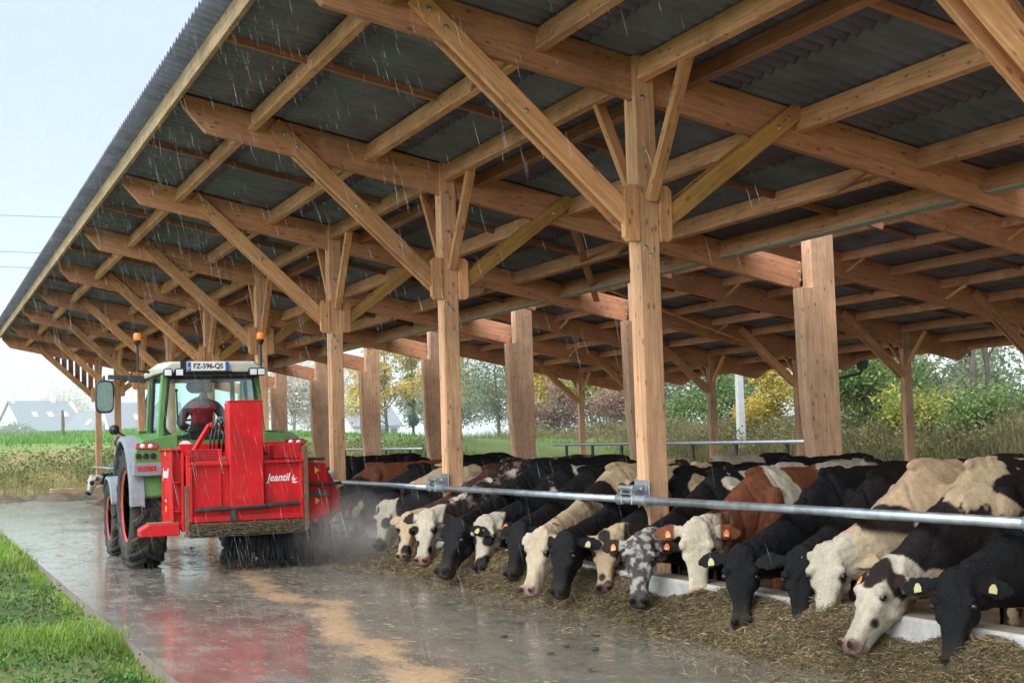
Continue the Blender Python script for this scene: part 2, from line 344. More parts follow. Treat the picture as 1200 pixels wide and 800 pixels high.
# ------------------------------------------------------------------ feed alley slab
def alley():
    X0, X1, Y0, Y1 = KERB_X, -.26, -6, 47.5
    mb = MB(); xs = np.linspace(X0, X1, 30); ys = np.arange(Y0, Y1 + .1, .5)
    g = [(x, y) for x in xs for y in ys]; ny = len(ys)
    rag = lambda y: 0
    mb.v = [(x, y, 0.012 * float(fbm(np.array([[x * .5, y * .3, 0]]), 9, 2)[0]) if X0 < x < X1 else 0) for x, y in g]
    mb.f = [(i * ny + j, (i + 1) * ny + j, (i + 1) * ny + j + 1, i * ny + j + 1) for i in range(len(xs) - 1) for j in range(ny - 1)]; mb.m = [0] * len(mb.f)
    mb.cur = 1
    mb.box(X0 - .0, X0 + .002, Y0, Y1, -.4, -.003); mb.box(X0, X1, Y1 - .002, Y1, -.4, -.003)
    m, nt, N, L, b = new_mat('wet_concrete'); cx = objco(N); s = N.new('ShaderNodeSeparateXYZ'); L.new(cx, s.inputs[0])
    mp = N.new('ShaderNodeMapping'); mp.inputs['Scale'].default_value = (1, .42, 1); L.new(cx, mp.inputs[0])
    mq = N.new('ShaderNodeMapping'); mq.inputs['Scale'].default_value = (1, .35, 1); mq.inputs['Rotation'].default_value = (0, 0, .12); L.new(cx, mq.inputs[0]); flk = noise(N, L, 7.5, 8, mq.outputs[0], .75)
    big = noise(N, L, .75, 6, mp.outputs[0], .6); fine = noise(N, L, 9, 8, cx, .7); med = noise(N, L, 3.2, 7, mp.outputs[0], .65)
    base = ramp(N, [(.25, (.115, .106, .09)), (.5, (.215, .198, .165)), (.75, (.32, .295, .245))]); L.new(med.outputs[0], base.inputs[0])
    # mud and trodden feed, more towards the middle of the alley
    mud = ramp(N, [(.3, (.12, .10, .075)), (.55, (.21, .175, .13)), (.8, (.33, .275, .2))]); L.new(fine.outputs[0], mud.inputs[0])
    dx = math_(N, L, 'ABSOLUTE', math_(N, L, 'ADD', s.outputs[0], 2.15))          # distance from the wheel track
    lane = N.new('ShaderNodeMapRange'); lane.inputs[1].default_value = 1.5; lane.inputs[2].default_value = .2; lane.inputs[3].default_value = 0; lane.inputs[4].default_value = .16; L.new(dx, lane.inputs[0])
    mf = math_(N, L, 'ADD', math_(N, L, 'ADD', big.outputs[0], lane.outputs[0]), math_(N, L, 'ADD', math_(N, L, 'MULTIPLY', math_(N, L, 'SUBTRACT', fine.outputs[0], .5), .45), math_(N, L, 'MULTIPLY', math_(N, L, 'SUBTRACT', flk.outputs[0], .5), .75)))
    mr = ramp(N, [(.57, 0), (.78, .9)]); L.new(mf, mr.inputs[0])
    fk = ramp(N, [(.55, 0), (.63, .85)]); L.new(math_(N, L, 'ADD', flk.outputs[0], math_(N, L, 'MULTIPLY', math_(N, L, 'SUBTRACT', med.outputs[0], .5), .35)), fk.inputs[0]); mrx = math_(N, L, 'MAXIMUM', mr.outputs[0], fk.outputs[0])
    c = mixc(N, L, mrx, base.outputs[0], mixc(N, L, .35, mud.outputs[0], (.09, .075, .055)))
    # spilled pale meal along a wandering line
    wob = noise(N, L, .35, 3, cx); lx = math_(N, L, 'ADD', math_(N, L, 'ADD', s.outputs[0], 2.75), math_(N, L, 'MULTIPLY', math_(N, L, 'SUBTRACT', wob.outputs[0], .5), 1.6))
    slope = math_(N, L, 'MULTIPLY', math_(N, L, 'SUBTRACT', s.outputs[1], 10), -.075); ld = math_(N, L, 'ABSOLUTE', math_(N, L, 'ADD', lx, slope))
    ml = N.new('ShaderNodeMapRange'); ml.inputs[1].default_value = .62; ml.inputs[2].default_value = .05; L.new(ld, ml.inputs[0])
    yf = N.new('ShaderNodeMapRange'); yf.inputs[1].default_value = 22; yf.inputs[2].default_value = 12; L.new(s.outputs[1], yf.inputs[0])
    sp2 = noise(N, L, 26, 4, cx, .75); me_ = math_(N, L, 'ADD', math_(N, L, 'MULTIPLY', ml.outputs[0], .42), math_(N, L, 'ADD', math_(N, L, 'MULTIPLY', sp2.outputs[0], .35), math_(N, L, 'MULTIPLY', med.outputs[0], .45)))
    mer = ramp(N, [(.685, 0), (.80, 1)]); L.new(me_, mer.inputs[0]); mef = math_(N, L, 'MULTIPLY', math_(N, L, 'MULTIPLY', mer.outputs[0], yf.outputs[0]), .85)
    c = mixc(N, L, mef, c, (.52, .325, .175))
    # red-brown puddle near the camera
    L.new(c, b.inputs['Base Color'])
    dry = math_(N, L, 'MAXIMUM', mrx, mef)
    rr = N.new('ShaderNodeMapRange'); rr.inputs[3].default_value = .11; rr.inputs[4].default_value = .45; L.new(dry, rr.inputs[0])
    rmod = math_(N, L, 'ADD', rr.outputs[0], math_(N, L, 'MULTIPLY', med.outputs[0], .16), True); L.new(rmod, b.inputs['Roughness'])
    b.inputs['Specular IOR Level'].default_value = .7
    wetc = math_(N, L, 'SUBTRACT', 1.0, dry, True); L.new(math_(N, L, 'MULTIPLY', wetc, .6), b.inputs['Coat Weight']); b.inputs['Coat Roughness'].default_value = .14
    drops = N.new('ShaderNodeTexVoronoi'); drops.inputs['Scale'].default_value = 22; L.new(cx, drops.inputs['Vector'])
    h = math_(N, L, 'ADD', math_(N, L, 'MULTIPLY', dry, math_(N, L, 'ADD', fine.outputs[0], .4)), math_(N, L, 'ADD', math_(N, L, 'MULTIPLY', drops.outputs['Distance'], .05), math_(N, L, 'MULTIPLY', med.outputs[0], .12)))
    bump(N, L, b, h, .5, .025)
    me = mb.mesh('feed_alley', [m, WALLT], recalc=False); me.polygons.foreach_set('use_smooth', [i < len(me.polygons) - 12 for i in range(len(me.polygons))])
    tag(link('feed_alley', me), kind='structure')
alley()

# ------------------------------------------------------------------ the barn
S = 5.0
def FY(n): return 11.0325 + (n - 1) * S
barn = empty('barn', (9, 26, -.3), 'open-sided timber cattle barn on tall posts with corrugated dark grey roof', 'barn')
_bc = {}
def beam(name, p, q, w, h, m, parent=None, up=(0, 0, 1), bev=.006):
    p = Vector(p); q = Vector(q); d = q - p; Ln = d.length; d.normalize()
    u = Vector(up); sd = d.cross(u).normalized(); u = sd.cross(d)
    k = (round(Ln, 3), w, h, m.name)
    if k not in _bc:
        mb = MB(); mb.box(0, Ln, -w / 2, w / 2, -h / 2, h / 2); _bc[k] = mb.mesh(name, m, bevel=bev)
    M = Matrix((d, sd, u)).transposed().to_4x4(); M.translation = p
    return link(name, _bc[k], parent or barn, M)
def shaped(name, poly, y0, y1, m, parent=None, origin=(0, 0, 0), bev=.006):
    mb = MB(); mb.prism(poly, 'Y', y0, y1); return link(name, mb.mesh(name, m, bevel=bev), parent or barn)
SLF = -.2165
def zf(x): return 4.36 + SLF * x              # underside of a front rafter
DF = .37
SLR = -.213
def zr_(x): return 4.628 + SLR * (x - 13.0)   # underside of a rear rafter
DR = .56
PT = .052                                    # plank of a post
def bolts(parent, pts, y):
    for (x, z) in pts:
        mb = MB(); mb.lathe([(-.0, .024), (-.006, .024), (-.008, .014), (-.02, .013), (-.022, .004)], (x, y, z), 8, 'Y'); link('bolt', mb.mesh('bolt', BOLT, smooth=False), parent)

sl_mesh = {}
def local_poly(name, p0, d, poly, y0, y1, m, bev=.006):
    """a shaped timber whose mesh runs along its own X axis so the grain follows it"""
    p0 = Vector(p0); d = Vector(d).normalized(); sdv = Vector((0, 1, 0)); u = d.cross(sdv) * -1
    if u.z < 0: u = -u
    M = Matrix((d, sdv, u)).transposed().to_4x4()
    if M.to_3x3().determinant() < 0:
        M = Matrix((d, -sdv, u)).transposed().to_4x4(); y0, y1 = -y1, -y0
    M.translation = p0
    k = name + m.name
    mb = MB(); mb.prism(poly, 'Y', y0, y1)
    key = (k, tuple(round(c, 3) for pt in poly for c in pt), y0, y1)
    if key not in sl_mesh: sl_mesh[key] = mb.mesh(name, m, bevel=bev)
    return link(name, sl_mesh[key], barn, M)
cs = 1 / math.sqrt(1 + SLF ** 2); dF = Vector((cs, 0, SLF * cs))
def front_frame(n):
    y = FY(n); ya, yb = y + .06, y + .15
    # rafter: chamfered nose at the eave, runs down to the broad middle post
    Lr = (4.98 + 3.04) / cs
    Dn = DF * cs
    local_poly('front_rafter', (-3.04, 0, zf(-3.04)), dF, [(0, Dn - .13), (.31, 0), (Lr, 0), (Lr, Dn), (.0, Dn)], 0, yb - ya, W_RAFT).matrix_basis.translation = (-3.04, ya, zf(-3.04))
    # post in three planks; the middle one stops below the rafter
    for k, (y0, y1, zt) in enumerate(((y, y + .058, 4.73), (y + .060, y + .150, 4.34), (y + .152, y + .21, 4.69))):
        beam('front_post_plank', (.095, (y0 + y1) / 2, -.3), (.095, (y0 + y1) / 2, zt), round(y1 - y0, 4), .19, W_POST, up=(1, 0, 0))
    # notched bearing blocks either side
    for sx in (-1, 1):
        x0, x1 = (-.145, -.003) if sx < 0 else (.193, .315)
        xo = x0 if sx < 0 else x1; xi = x1 if sx < 0 else x0; c = .038 * (1 if sx < 0 else -1)
        local_poly('bearing_block', (0, 0, 3.1), (0, 0, 1), [(0, -xi), (0, -xo - c), (.04, -xo), (.45, -xo), (.49, -xo - c), (.49, -xi)], 0, .085, W_STRUT).matrix_basis = Matrix.Translation((0, y + .0625, 3.1)) @ Matrix(((0, 0, -1, 0), (0, 1, 0, 0), (1, 0, 0, 0), (0, 0, 0, 1)))
    # long paired struts out to the eave, short paired struts inwards
    for j, yy in enumerate((y + .028, y + .182)):
        dl = Vector((-1.93, 0, 1.86)).normalized()
        o = beam('eave_strut', Vector((-.035, yy, 3.27)), Vector((-1.98, yy, 5.08)), .055, .17, W_STRUT)
        if j == 0 and n <= 5:
            bolts(o, [(-.09, 3.36), (-.05, 3.27), (-1.72, 4.83), (-1.86, 4.97), (-1.03, 4.18)], yy - .028)
        o2 = beam('inner_strut', Vector((.225, yy, 3.27)), Vector((1.70, yy, 4.36)), .055, .16, W_YEL)
        if j == 0 and n <= 5:
            bolts(o2, [(.26, 3.34), (.31, 3.29), (1.45, 4.17), (1.56, 4.26)], yy - .028)
    if n <= 4: bolts(barn, [(.12, 4.55), (.07, 4.36), (.08, 3.9), (.05, 3.05), (.1, 2.98)], y)
    # thin braces along the barn from the post up to the purlin
    for sy in (-1, 1):
        yo = y - .03 if sy < 0 else y + .24
        beam('purlin_brace', (.11, yo, 3.46), (.11, yo + sy * .72, 4.55), .07, .10, W_STRUT, up=(1, 0, 0))
    # broad middle post, kinked taper on its alley side
    xr = 5.34; zt = 6.3
    poly = [(-.3, -xr), (-.3, -4.99), (.6, -4.97), (1.75, -4.86), (3.28, -4.83), (3.28, -4.99), (zt, -4.99), (zt, -xr)]
    for y0, y1 in ((0, .10), (.104, .22)):
        o = local_poly('middle_post', (0, 0, 0), (0, 0, 1), poly, y0, y1, W_MID)
        o.matrix_basis = Matrix.Translation((0, y, 0)) @ Matrix(((0, 0, -1, 0), (0, 1, 0, 0), (1, 0, 0, 0), (0, 0, 0, 1)))
    if n <= 5: bolts(barn, [(4.95 + .07 * (i % 4), 3.62 - .11 * (i // 4)) for i in range(9)], y)
cr = 1 / math.sqrt(1 + SLR ** 2); dR = Vector((cr, 0, SLR * cr))
def rear_frame(n):
    y = FY(n); ya, yb = y + .05, y + .16
    Lr = (20.35 - 4.3) / cr; D = DR * cr
    local_poly('rear_rafter', (4.3, ya, zr_(4.3)), dR, [(0, 0), (Lr - .45, 0), (Lr, D - .12), (Lr, D), (0, D)], 0, yb - ya, W_RAFT)
    for k, (y0, y1, zt) in enumerate(((y, y + .048, 4.02), (y + .052, y + .158, 3.48), (y + .162, y + .21, 4.02))):
        beam('rear_post_plank', (18.2, (y0 + y1) / 2, -.3), (18.2, (y0 + y1) / 2, zt), round(y1 - y0, 4), .22, W_MID, up=(1, 0, 0))
    for yy in (y + .024, y + .186):
        beam('rear_strut', (18.1, yy, 2.78), (16.25, yy, 4.42), .05, .19, W_PURL)
        if n in (1, 2, 3, 9): pass
    for sy in (-1, 1):
        yo = y - .03 if sy < 0 else y + .24
        beam('rear_purlin_brace', (18.2, yo, 3.1), (18.2, yo + sy * .75, 3.88), .07, .09, W_PURL, up=(1, 0, 0))
for n in range(-1, 10):
    front_frame(n); rear_frame(n)

# purlins
YA, YE = FY(-1) - .8, FY(9) + .9
FP = [-2.2, -.85, .085, .52, 1.72, 3.05, 3.86]
for x in FP:
    top = zf(x) + DF - .004
    for n in range(-1, 9):
        y0, y1 = FY(n) + (.211 if abs(x - .085) < .01 else .13), FY(n + 1) - (.001 if abs(x - .085) < .01 else -.08)
        if abs(x - .52) < .01: beam('purlin', (x, y0, top - .08), (x, y1, top - .08), .08, .16, W_DARK, up=(-SLF, 0, 1))
        else: beam('purlin', (x, y0, top - .105), (x, y1, top - .105), .085, .21, W_PURL, up=(-SLF, 0, 1))
beam('eave_board', (-3.10, YA, zf(-3.1) + DF - .085), (-3.10, YE, zf(-3.1) + DF - .085), .055, .2, W_EAVE)
for x in [4.45, 5.6, 7.6, 8.9, 10.2, 11.5, 12.8, 14.1, 15.4, 16.7, 18.1, 19.3, 20.25]:
    top = zr_(x) + DR - .004
    beam('rear_purlin', (x, YA, top - .1), (x, YE, top - .1), .08, .2, W_PURL, up=(-SLR, 0, 1))
# mid-bay boards under the sheets, sway sticks, flat wind braces
for n in range(-1, 9):
    ym = FY(n) + 2.55
    for x0, x1 in ((-3.05, -.9), (-.8, .5), (.6, 3.1), (3.2, 4.45)):
        beam('spacer_board', (x0, ym, zf(x0) + DF - .045), (x1, ym, zf(x1) + DF - .045), .05, .075, W_DARK)
    for x0, x1 in ((6, 8.8), (9, 11.4), (11.6, 14), (14.2, 16.6), (16.8, 19.2)):
        beam('spacer_board', (x0, ym, zr_(x0) + DR - .045), (x1, ym, zr_(x1) + DR - .045), .05, .075, W_DARK)
    for x in (-.85, 3.12):
        yb = FY(n) + .2
        beam('sway_stick', (x - .45, yb + .02, zf(x - .45) + .16), (x - .04, yb + 1.35, zf(x) + DF - .18), .05, .045, W_DARK)
    for x in (12.8, 15.4):
        beam('rear_sway_stick', (x, FY(n) - .08, zr_(x) + .12), (x, FY(n) - .75, zr_(x) + DR - .2), .06, .06, W_STRUT)
beam('wind_brace', (5.6, FY(5) + .2, zr_(5.6) + .1), (16.4, FY(6) - .1, zr_(16.4) + .08), .10, .03, W_PURL)
beam('wind_brace', (1.8, FY(2) + .25, zf(1.8) + .20), (4.4, FY(3) - .05, zf(4.4) + .20), .10, .03, W_PURL)
# pale strip under the purlin before the middle posts
mb = MB(); mb.bar((3.835, YA, zf(3.86) + DF - .226), (3.835, YE, zf(3.86) + DF - .226), .10, .022, (-SLF, 0, 1)); link('pale_strip', mb.mesh('pale_strip', STRIP_M, bevel=.003), barn)
# corrugated sheets, laid in courses down the slope
def sheets(name, x0, x1, zfun, dep, sl, courses):
    P = .177; ny = int((YE - YA) / P * 8); ys = np.linspace(YA - .25, YE + .25, ny); wv = .024 * np.cos(2 * np.pi * ys / P)
    xs = np.linspace(x0, x1, courses + 1)
    for c in range(courses):
        a, b_ = xs[c], xs[c + 1] + .12; mbv = []; mbf = []
        for th in (0, .008):
            for x, lift in ((a, .0), (b_, .0)):
                z = zfun(x) + dep + .026 + .010 * (courses - c) * 0 + (0.011 if x == b_ else 0) + th
                mbv += [(x, yy, z + ww) for yy, ww in zip(ys, wv)]
        for k in range(ny - 1):
            mbf.append((k, k + 1, ny + k + 1, ny + k)); mbf.append((2 * ny + k, 3 * ny + k, 3 * ny + k + 1, 2 * ny + k + 1))
            mbf.append((k, 2 * ny + k, 2 * ny + k + 1, k + 1)); mbf.append((ny + k, ny + k + 1, 3 * ny + k + 1, 3 * ny + k))
        me = bpy.data.meshes.new(name); me.from_pydata(mbv, [], mbf); me.materials.append(SHEET)
        me.polygons.foreach_set('use_smooth', [i % 4 < 2 for i in range(len(me.polygons))]); link(name, me, barn)
sheets('roof_sheet', -3.35, 4.02, zf, DF, SLF, 5)
sheets('rear_roof_sheet', 4.1, 20.6, zr_, DR, SLR, 8)
# far gable: vertical slats with light gaps between frames 8 and 9
mb = MB()
for k in range(7):
    x = -1.5 + k * .215
    mb.box(x, x + .16, FY(9) + .23, FY(9) + .25, max(3.27 - (x + .12) * .928 + .02, 3.3), zf(x) + .05)
link('gable_boarding', mb.mesh('gable_boarding', W_DARK), barn)

# ------------------------------------------------------------------ trough wall, rail, back rails
mb = MB(); mb.prism([(-.30, -.3), (-.30, .30), (-.285, .318), (-.10, .318), (-.085, .30), (-.085, -.3)], 'Y', -6, 47.4)
wl = link('feed_wall', mb.mesh('feed_wall', WALLC)); tag(wl, 'low white painted concrete wall between the cows and the feed', 'wall')
mb = MB(); mb.box(-.282, -.103, -6.0, 47.4, .3185, .3225); link('wall_top', mb.mesh('wall_top', WALLT), wl)
rail = empty('feed_rail', (-.12, 20, .9), 'galvanised steel neck rail clamped along the front posts above the cows', 'rail')
for n in range(-1, 9):
    mb = MB(); mb.tube([(-.125, FY(n) + .1, .9), (-.125, FY(n + 1) - .1, .9)], .0335, 14); link('rail_tube', mb.mesh('rail_tube', STEEL, smooth=True), rail)
    mb = MB(); y = FY(n)
    mb.tube([(-.125, y - .22, .9), (-.125, y + .32, .9)], .041, 14)
    for yy in (y - .2, y + .3): mb.tube([(-.125, yy - .018, .9), (-.125, yy + .018, .9)], .05, 14)
    o = link('rail_sleeve', mb.mesh('rail_sleeve', STEEL, smooth=False), rail)
    mb = MB()
    mb.box(-.012, -.002, y - .03, y + .24, .86, 1.06); mb.box(-.17, -.014, y + .0, y + .012, .86, 1.02); mb.box(-.17, -.014, y + .19, y + .202, .86, 1.02)
    mb.tube([(-.15, y - .03, 1.0), (-.15, y + .23, 1.0)], .028, 10); mb.tube([(-.08, y - .05, .99), (-.08, y + .25, .99)], .022, 10)
    mb.box(-.19, -.02, y - .002, y + .204, .945, .957)
    link('rail_clamp', mb.mesh('rail_clamp', STEEL, bevel=.003), rail)
def pen_rail(name, x0, y0, x1, y1, z, nposts, label):
    r = empty(name, ((x0 + x1) / 2, (y0 + y1) / 2, -.3), label, 'rail')
    mb = MB(); mb.tube([(x0, y0, z), (x1, y1, z)], .04, 10); link('top_tube', mb.mesh('top_tube', STEEL, smooth=True), r)
    for i in range(nposts):
        t = (i + .5) / nposts; x = x0 + (x1 - x0) * t; y = y0 + (y1 - y0) * t
        mb = MB(); mb.tube([(x, y, -.3), (x, y, z - .02)], .038, 10); link('rail_post', mb.mesh('rail_post', DARKM, smooth=True), r)
pen_rail('pen_rail', 8.45, 21.0, 10.5, 36.5, 1.24, 7, 'grey tubular pen rail inside the barn behind the cows, seen between the near posts')
pen_rail('pen_rail', 7.2, 38.0, 7.6, 50.5, 1.24, 5, 'grey tubular pen rail deep inside the barn beyond the middle posts')
# ------------------------------------------------------------------ cattle
def coat_mat():
    m, nt, N, L, b = new_mat('cattle_coat'); at = N.new('ShaderNodeAttribute'); at.attribute_name = 'coat'
    gl = N.new('ShaderNodeAttribute'); gl.attribute_name = 'wet'
    cx = objco(N); n = noise(N, L, 38, 5, cx, .7); r = ramp(N, [(.3, .84), (.7, 1.12)]); L.new(n.outputs[0], r.inputs[0])
    mp = N.new('ShaderNodeMapping'); mp.inputs['Scale'].default_value = (9, 9, 3); L.new(cx, mp.inputs[0])
    n2 = noise(N, L, 1.1, 5, mp.outputs[0]); r2 = ramp(N, [(.3, .8), (.7, 1.15)]); L.new(n2.outputs[0], r2.inputs[0])
    c = mixc(N, L, 1.0, mixc(N, L, 1.0, at.outputs['Color'], r.outputs[0], 'MULTIPLY'), r2.outputs[0], 'MULTIPLY')
    L.new(c, b.inputs['Base Color'])
    rr = N.new('ShaderNodeMapRange'); rr.inputs[3].default_value = .5; rr.inputs[4].default_value = .28; L.new(gl.outputs['Fac'], rr.inputs[0]); L.new(rr.outputs[0], b.inputs['Roughness'])
    b.inputs['Specular IOR Level'].default_value = .22; b.inputs['Sheen Weight'].default_value = .0
    st = N.new('ShaderNodeMapping'); st.inputs['Scale'].default_value = (30, 30, 90); L.new(cx, st.inputs[0])
    bump(N, L, b, noise(N, L, 1.6, 4, st.outputs[0], .7).outputs[0], .8, .016)
    return m
COAT = coat_mat()
BLK = (.0068, .0064, .0072); DBR = (.024, .0135, .0115); REDB = (.19, .062, .028); CRM = (.52, .375, .23); WHT = (.54, .465, .355); GRY = (.3, .27, .24); PNK = (.52, .27, .22)

def ring_(c, sd, up, w, hu, hd, n=20, ex=2.25, roof=0.0):
    out = []
    for k in range(n):
        a = 2 * math.pi * k / n; ca, sa = math.cos(a), math.sin(a)
        x = math.copysign(abs(ca) ** (2 / ex), ca) * w; y = math.copysign(abs(sa) ** (2 / ex), sa)
        if roof and y > 0: x *= 1 - roof * y ** 1.5
        out.append(c + sd * x + up * (y * (hu if y > 0 else hd)))
    return out
def cow_mesh(P, D, Nf, Lt, HL, fat=1.0, legs=True, seed=0, vox=.0125):
    """P poll point, D direction poll to muzzle, Nf direction the face looks, all in the cow's own frame (forward -x, floor z=0)"""
    mb = MB(); X = Vector((1, 0, 0)); Y = Vector((0, 1, 0)); Z = Vector((0, 0, 1))
    T = [(1.24, 1.20, .07, .09, .10), (1.20, 1.16, .17, .17, .22), (1.08, 1.12, .245, .235, .33), (.92, 1.08, .285, .30, .40), (.75, 1.05, .29, .345, .45), (.5, 1.02, .325, .355, .49), (.22, 1.0, .335, .375, .51), (-.02, 1.0, .305, .395, .47), (-.18, 1.01, .255, .36, .45), (-.32, .99, .20, .30, .38)]
    rings = [ring_(Vector((x, 0, z)), Y, Z, w * fat, hu, hd * (1 if hd < .46 else fat), roof=.42 if x < 1.0 else .25) for x, z, w, hu, hd in T]
    # neck, a curve from the shoulder to just behind the poll
    A = Vector((-.32, 0, .99)); E = P - Nf * .085 + D * .05; Mi = A.lerp(E, .5) + Vector((-.03, 0, -.03))
    for t, w, hu, hd in ((.22, .155, .225, .30), (.45, .125, .17, .235), (.68, .105, .14, .19), (.86, .098, .12, .155), (1.0, .092, .10, .125)):
        c = A * (1 - t) ** 2 + Mi * (2 * t * (1 - t)) + E * t * t
        tg = (Mi - A) * (2 * (1 - t)) + (E - Mi) * (2 * t); tg.normalize()
        sdv = Y.lerp(-Lt if Lt.y < 0 else Lt, t * .8).normalized(); up = tg.cross(sdv); up = up if up.z > 0 else -up
        if abs(up.z) < .3 and up.dot(Nf) < 0: up = -up
        sdv = (sdv - tg * sdv.dot(tg)).normalized(); up = (up - tg * up.dot(tg)).normalized()
        if sdv.y < 0: sdv = -sdv
        rings.append(ring_(c, sdv, up, w, hu, hd, roof=.35 * (1 - t)))
    mb.loft(rings)
    # head
    H = [(-.06, .060, .045, .10), (.0, .088, .052, .15), (.10, .100, .056, .185), (.22, .108, .058, .20), (.31, .116, .056, .205), (.40, .098, .050, .19), (.53, .077, .046, .155), (.67, .064, .045, .118), (.79, .063, .045, .098), (.87, .072, .047, .092), (.95, .073, .040, .082), (1.0, .056, .024, .06), (1.015, .035, .01, .03)]
    hr = []
    for s_, w, hu, hd in H:
        k = HL / .5
        c = P + D * (s_ * HL) - Nf * (.06 * k + .02 * s_)
        hr.append(ring_(c, Lt, Nf, w * k, hu * k, hd * k - .0, n=24, ex=3.0))
    mb.loft(hr); k = HL / .5
    def hp(s_, lat, dep): return P + D * (s_ * HL) + Lt * (lat * k) + Nf * (dep * k)
    mb.ball(hp(-.03, 0, -.06), (.05 * k, .05 * k, .05 * k))                        # poll tuft
    for e in (-1, 1):
        mb.ball(hp(.27, e * .092, -.026), (.034 * k,) * 3); mb.ball(hp(.43, e * .066, -.055), (.036 * k,) * 3)               # brow
        mb.ball(hp(.38, e * .065, -.17), (.055 * k,) * 3)               # jaw
        mb.ball(hp(.92, e * .045, -.03), (.031 * k,) * 3, 10, 6)        # nostril wing
        # ear
        b0 = hp(.06, e * .10, -.085); dr = (Lt * e * .97 - Nf * .24 - D * .06 * 0 + Vector((0, 0, -.12))).normalized()
        wd = (D - dr * D.dot(dr)).normalized(); tn = dr.cross(wd)
        mb.loft([ring_(b0 + dr * (t * .215 * k) + tn * (.012 * math.sin(t * 3)), wd, tn, w * k, th, th, 12, 2) for t, w, th in ((-.15, .03, .022), (.1, .036, .019), (.3, .058, .014), (.55, .066, .011), (.8, .046, .011), (.97, .018, .010))])
    # hook bones, shoulder blades, spine, brisket
    for e in (-1, 1):
        mb.ball((.80, e * .225 * fat, 1.32), (.09, .065, .07)); mb.ball((-.14, e * .185, 1.03), (.12, .075, .24)); mb.ball((-.26, e * .17, .90), (.10, .08, .12)); mb.ball((1.16, e * .10, 1.25), (.08, .05, .06))
    mb.ball((-.10, 0, 1.365), (.19, .045, .05)); mb.ball((-.36, 0, .72), (.14, .10, .14)); mb.ball((.80, 0, 1.37), (.30, .05, .05)); mb.ball((.35, 0, 1.365), (.40, .04, .035))
    if legs:
        for e in (-1, 1):
            mb.loft([ring_(Vector(c), X, Y, a, b_, b_, 14, 2) for c, a, b_ in [((-.14, e * .19, .82), .13, .085), ((-.12, e * .185, .62), .085, .065), ((-.14, e * .17, .45), .058, .052), ((-.13, e * .165, .22), .038, .036), ((-.14, e * .165, .10), .05, .046), ((-.17, e * .165, .045), .062, .05), ((-.18, e * .165, .0), .068, .055)]])
            mb.loft([ring_(Vector(c), X, Y, a, b_, b_, 14, 2) for c, a, b_ in [((.95, e * .2, .92), .19, .10), ((.98, e * .2, .70), .12, .075), ((1.08, e * .185, .50), .062, .05), ((1.07, e * .18, .28), .04, .038), ((1.04, e * .18, .10), .05, .046), ((1.0, e * .18, .045), .065, .052), ((.99, e * .18, 0), .07, .056)]])
        mb.tube([(1.24, 0, 1.22), (1.31, .01, 1.12), (1.32, .02, .8), (1.31, .03, .55), (1.31, .03, .35)], [.04, .032, .024, .035, .012], 8)
    me = mb.mesh('tmp', COAT)
    o = bpy.data.objects.new('tmp', me); COL.objects.link(o)
    md = o.modifiers.new('r', 'REMESH'); md.mode = 'VOXEL'; md.voxel_size = vox; md.use_smooth_shade = True
    ms = o.modifiers.new('s', 'SMOOTH'); ms.iterations = 3; ms.factor = .5
    dg = bpy.context.evaluated_depsgraph_get(); out = bpy.data.meshes.new_from_object(o.evaluated_get(dg), depsgraph=dg)
    bpy.data.objects.remove(o); bpy.data.meshes.remove(me)
    return out, hp
def paint(me, P, D, Nf, Lt, HL, coat, seed):
    n = len(me.vertices); V = np.empty(n * 3); me.vertices.foreach_get('co', V); V = V.reshape(-1, 3)
    k = HL / .5; rel = V - np.array(P); s = rel @ np.array(D) / HL; lat = rel @ np.array(Lt) / k; dep = rel @ np.array(Nf) / k
    head = smoothstep(.30, .16, np.abs(lat)) * smoothstep(-.36, -.24, dep) * smoothstep(-.30, -.14, s + (.0))
    col, wet = coat(V, s, lat, dep, head, seed)
    # nostrils and lips
    mo = np.exp(-(((dep + .085 + .03 * (1 - s)) / .006) ** 2)) * smoothstep(.72, .8, s) * smoothstep(.2, .12, np.abs(lat)) * (s < 1.1); col = col * (1 - .6 * mo[:, None])
    for e in (-1, 1):
        d = np.sqrt(((s - .945) * .5) ** 2 + (np.abs(lat - e * .043) * .75) ** 2 + ((dep + .015) * .8) ** 2); col = col * (1 - .93 * smoothstep(.026, .014, d)[:, None]); de = np.sqrt(((s - .325) * .5) ** 2 + (lat - e * .115) ** 2 + (dep + .045) ** 2); col = col * (1 - .6 * smoothstep(.04, .02, de)[:, None])
    a = me.color_attributes.new('coat', 'FLOAT_COLOR', 'POINT'); a.data.foreach_set('color', np.concatenate([col, np.ones((n, 1))], 1).ravel())
    a2 = me.attributes.new('wet', 'FLOAT', 'POINT'); a2.data.foreach_set('value', wet)
    # ruffle the hair a little
    Nn = np.empty(n * 3); me.vertices.foreach_get('normal', Nn); Nn = Nn.reshape(-1, 3)
    crease = np.abs(vnoise(V * np.array([5., 3.5, 2.2]) + .4 * fbm(V * 4, seed + 8, 2)[:, None], seed + 6)); dV = fbm(V * 8, seed, 3) * .010 - .008 * smoothstep(.16, .0, crease) * smoothstep(.35, .7, V[:, 2]) + fbm(V * 34, seed + 5, 2) * .0034 * (1 + 1.6 * head * smoothstep(.55, .2, s))
    me.vertices.foreach_set('co', (V + Nn * dV[:, None]).ravel()); me.update()
def ell(V, c, r): return 1 - np.sqrt((((V - np.array(c)) / np.array(r)) ** 2).sum(1))
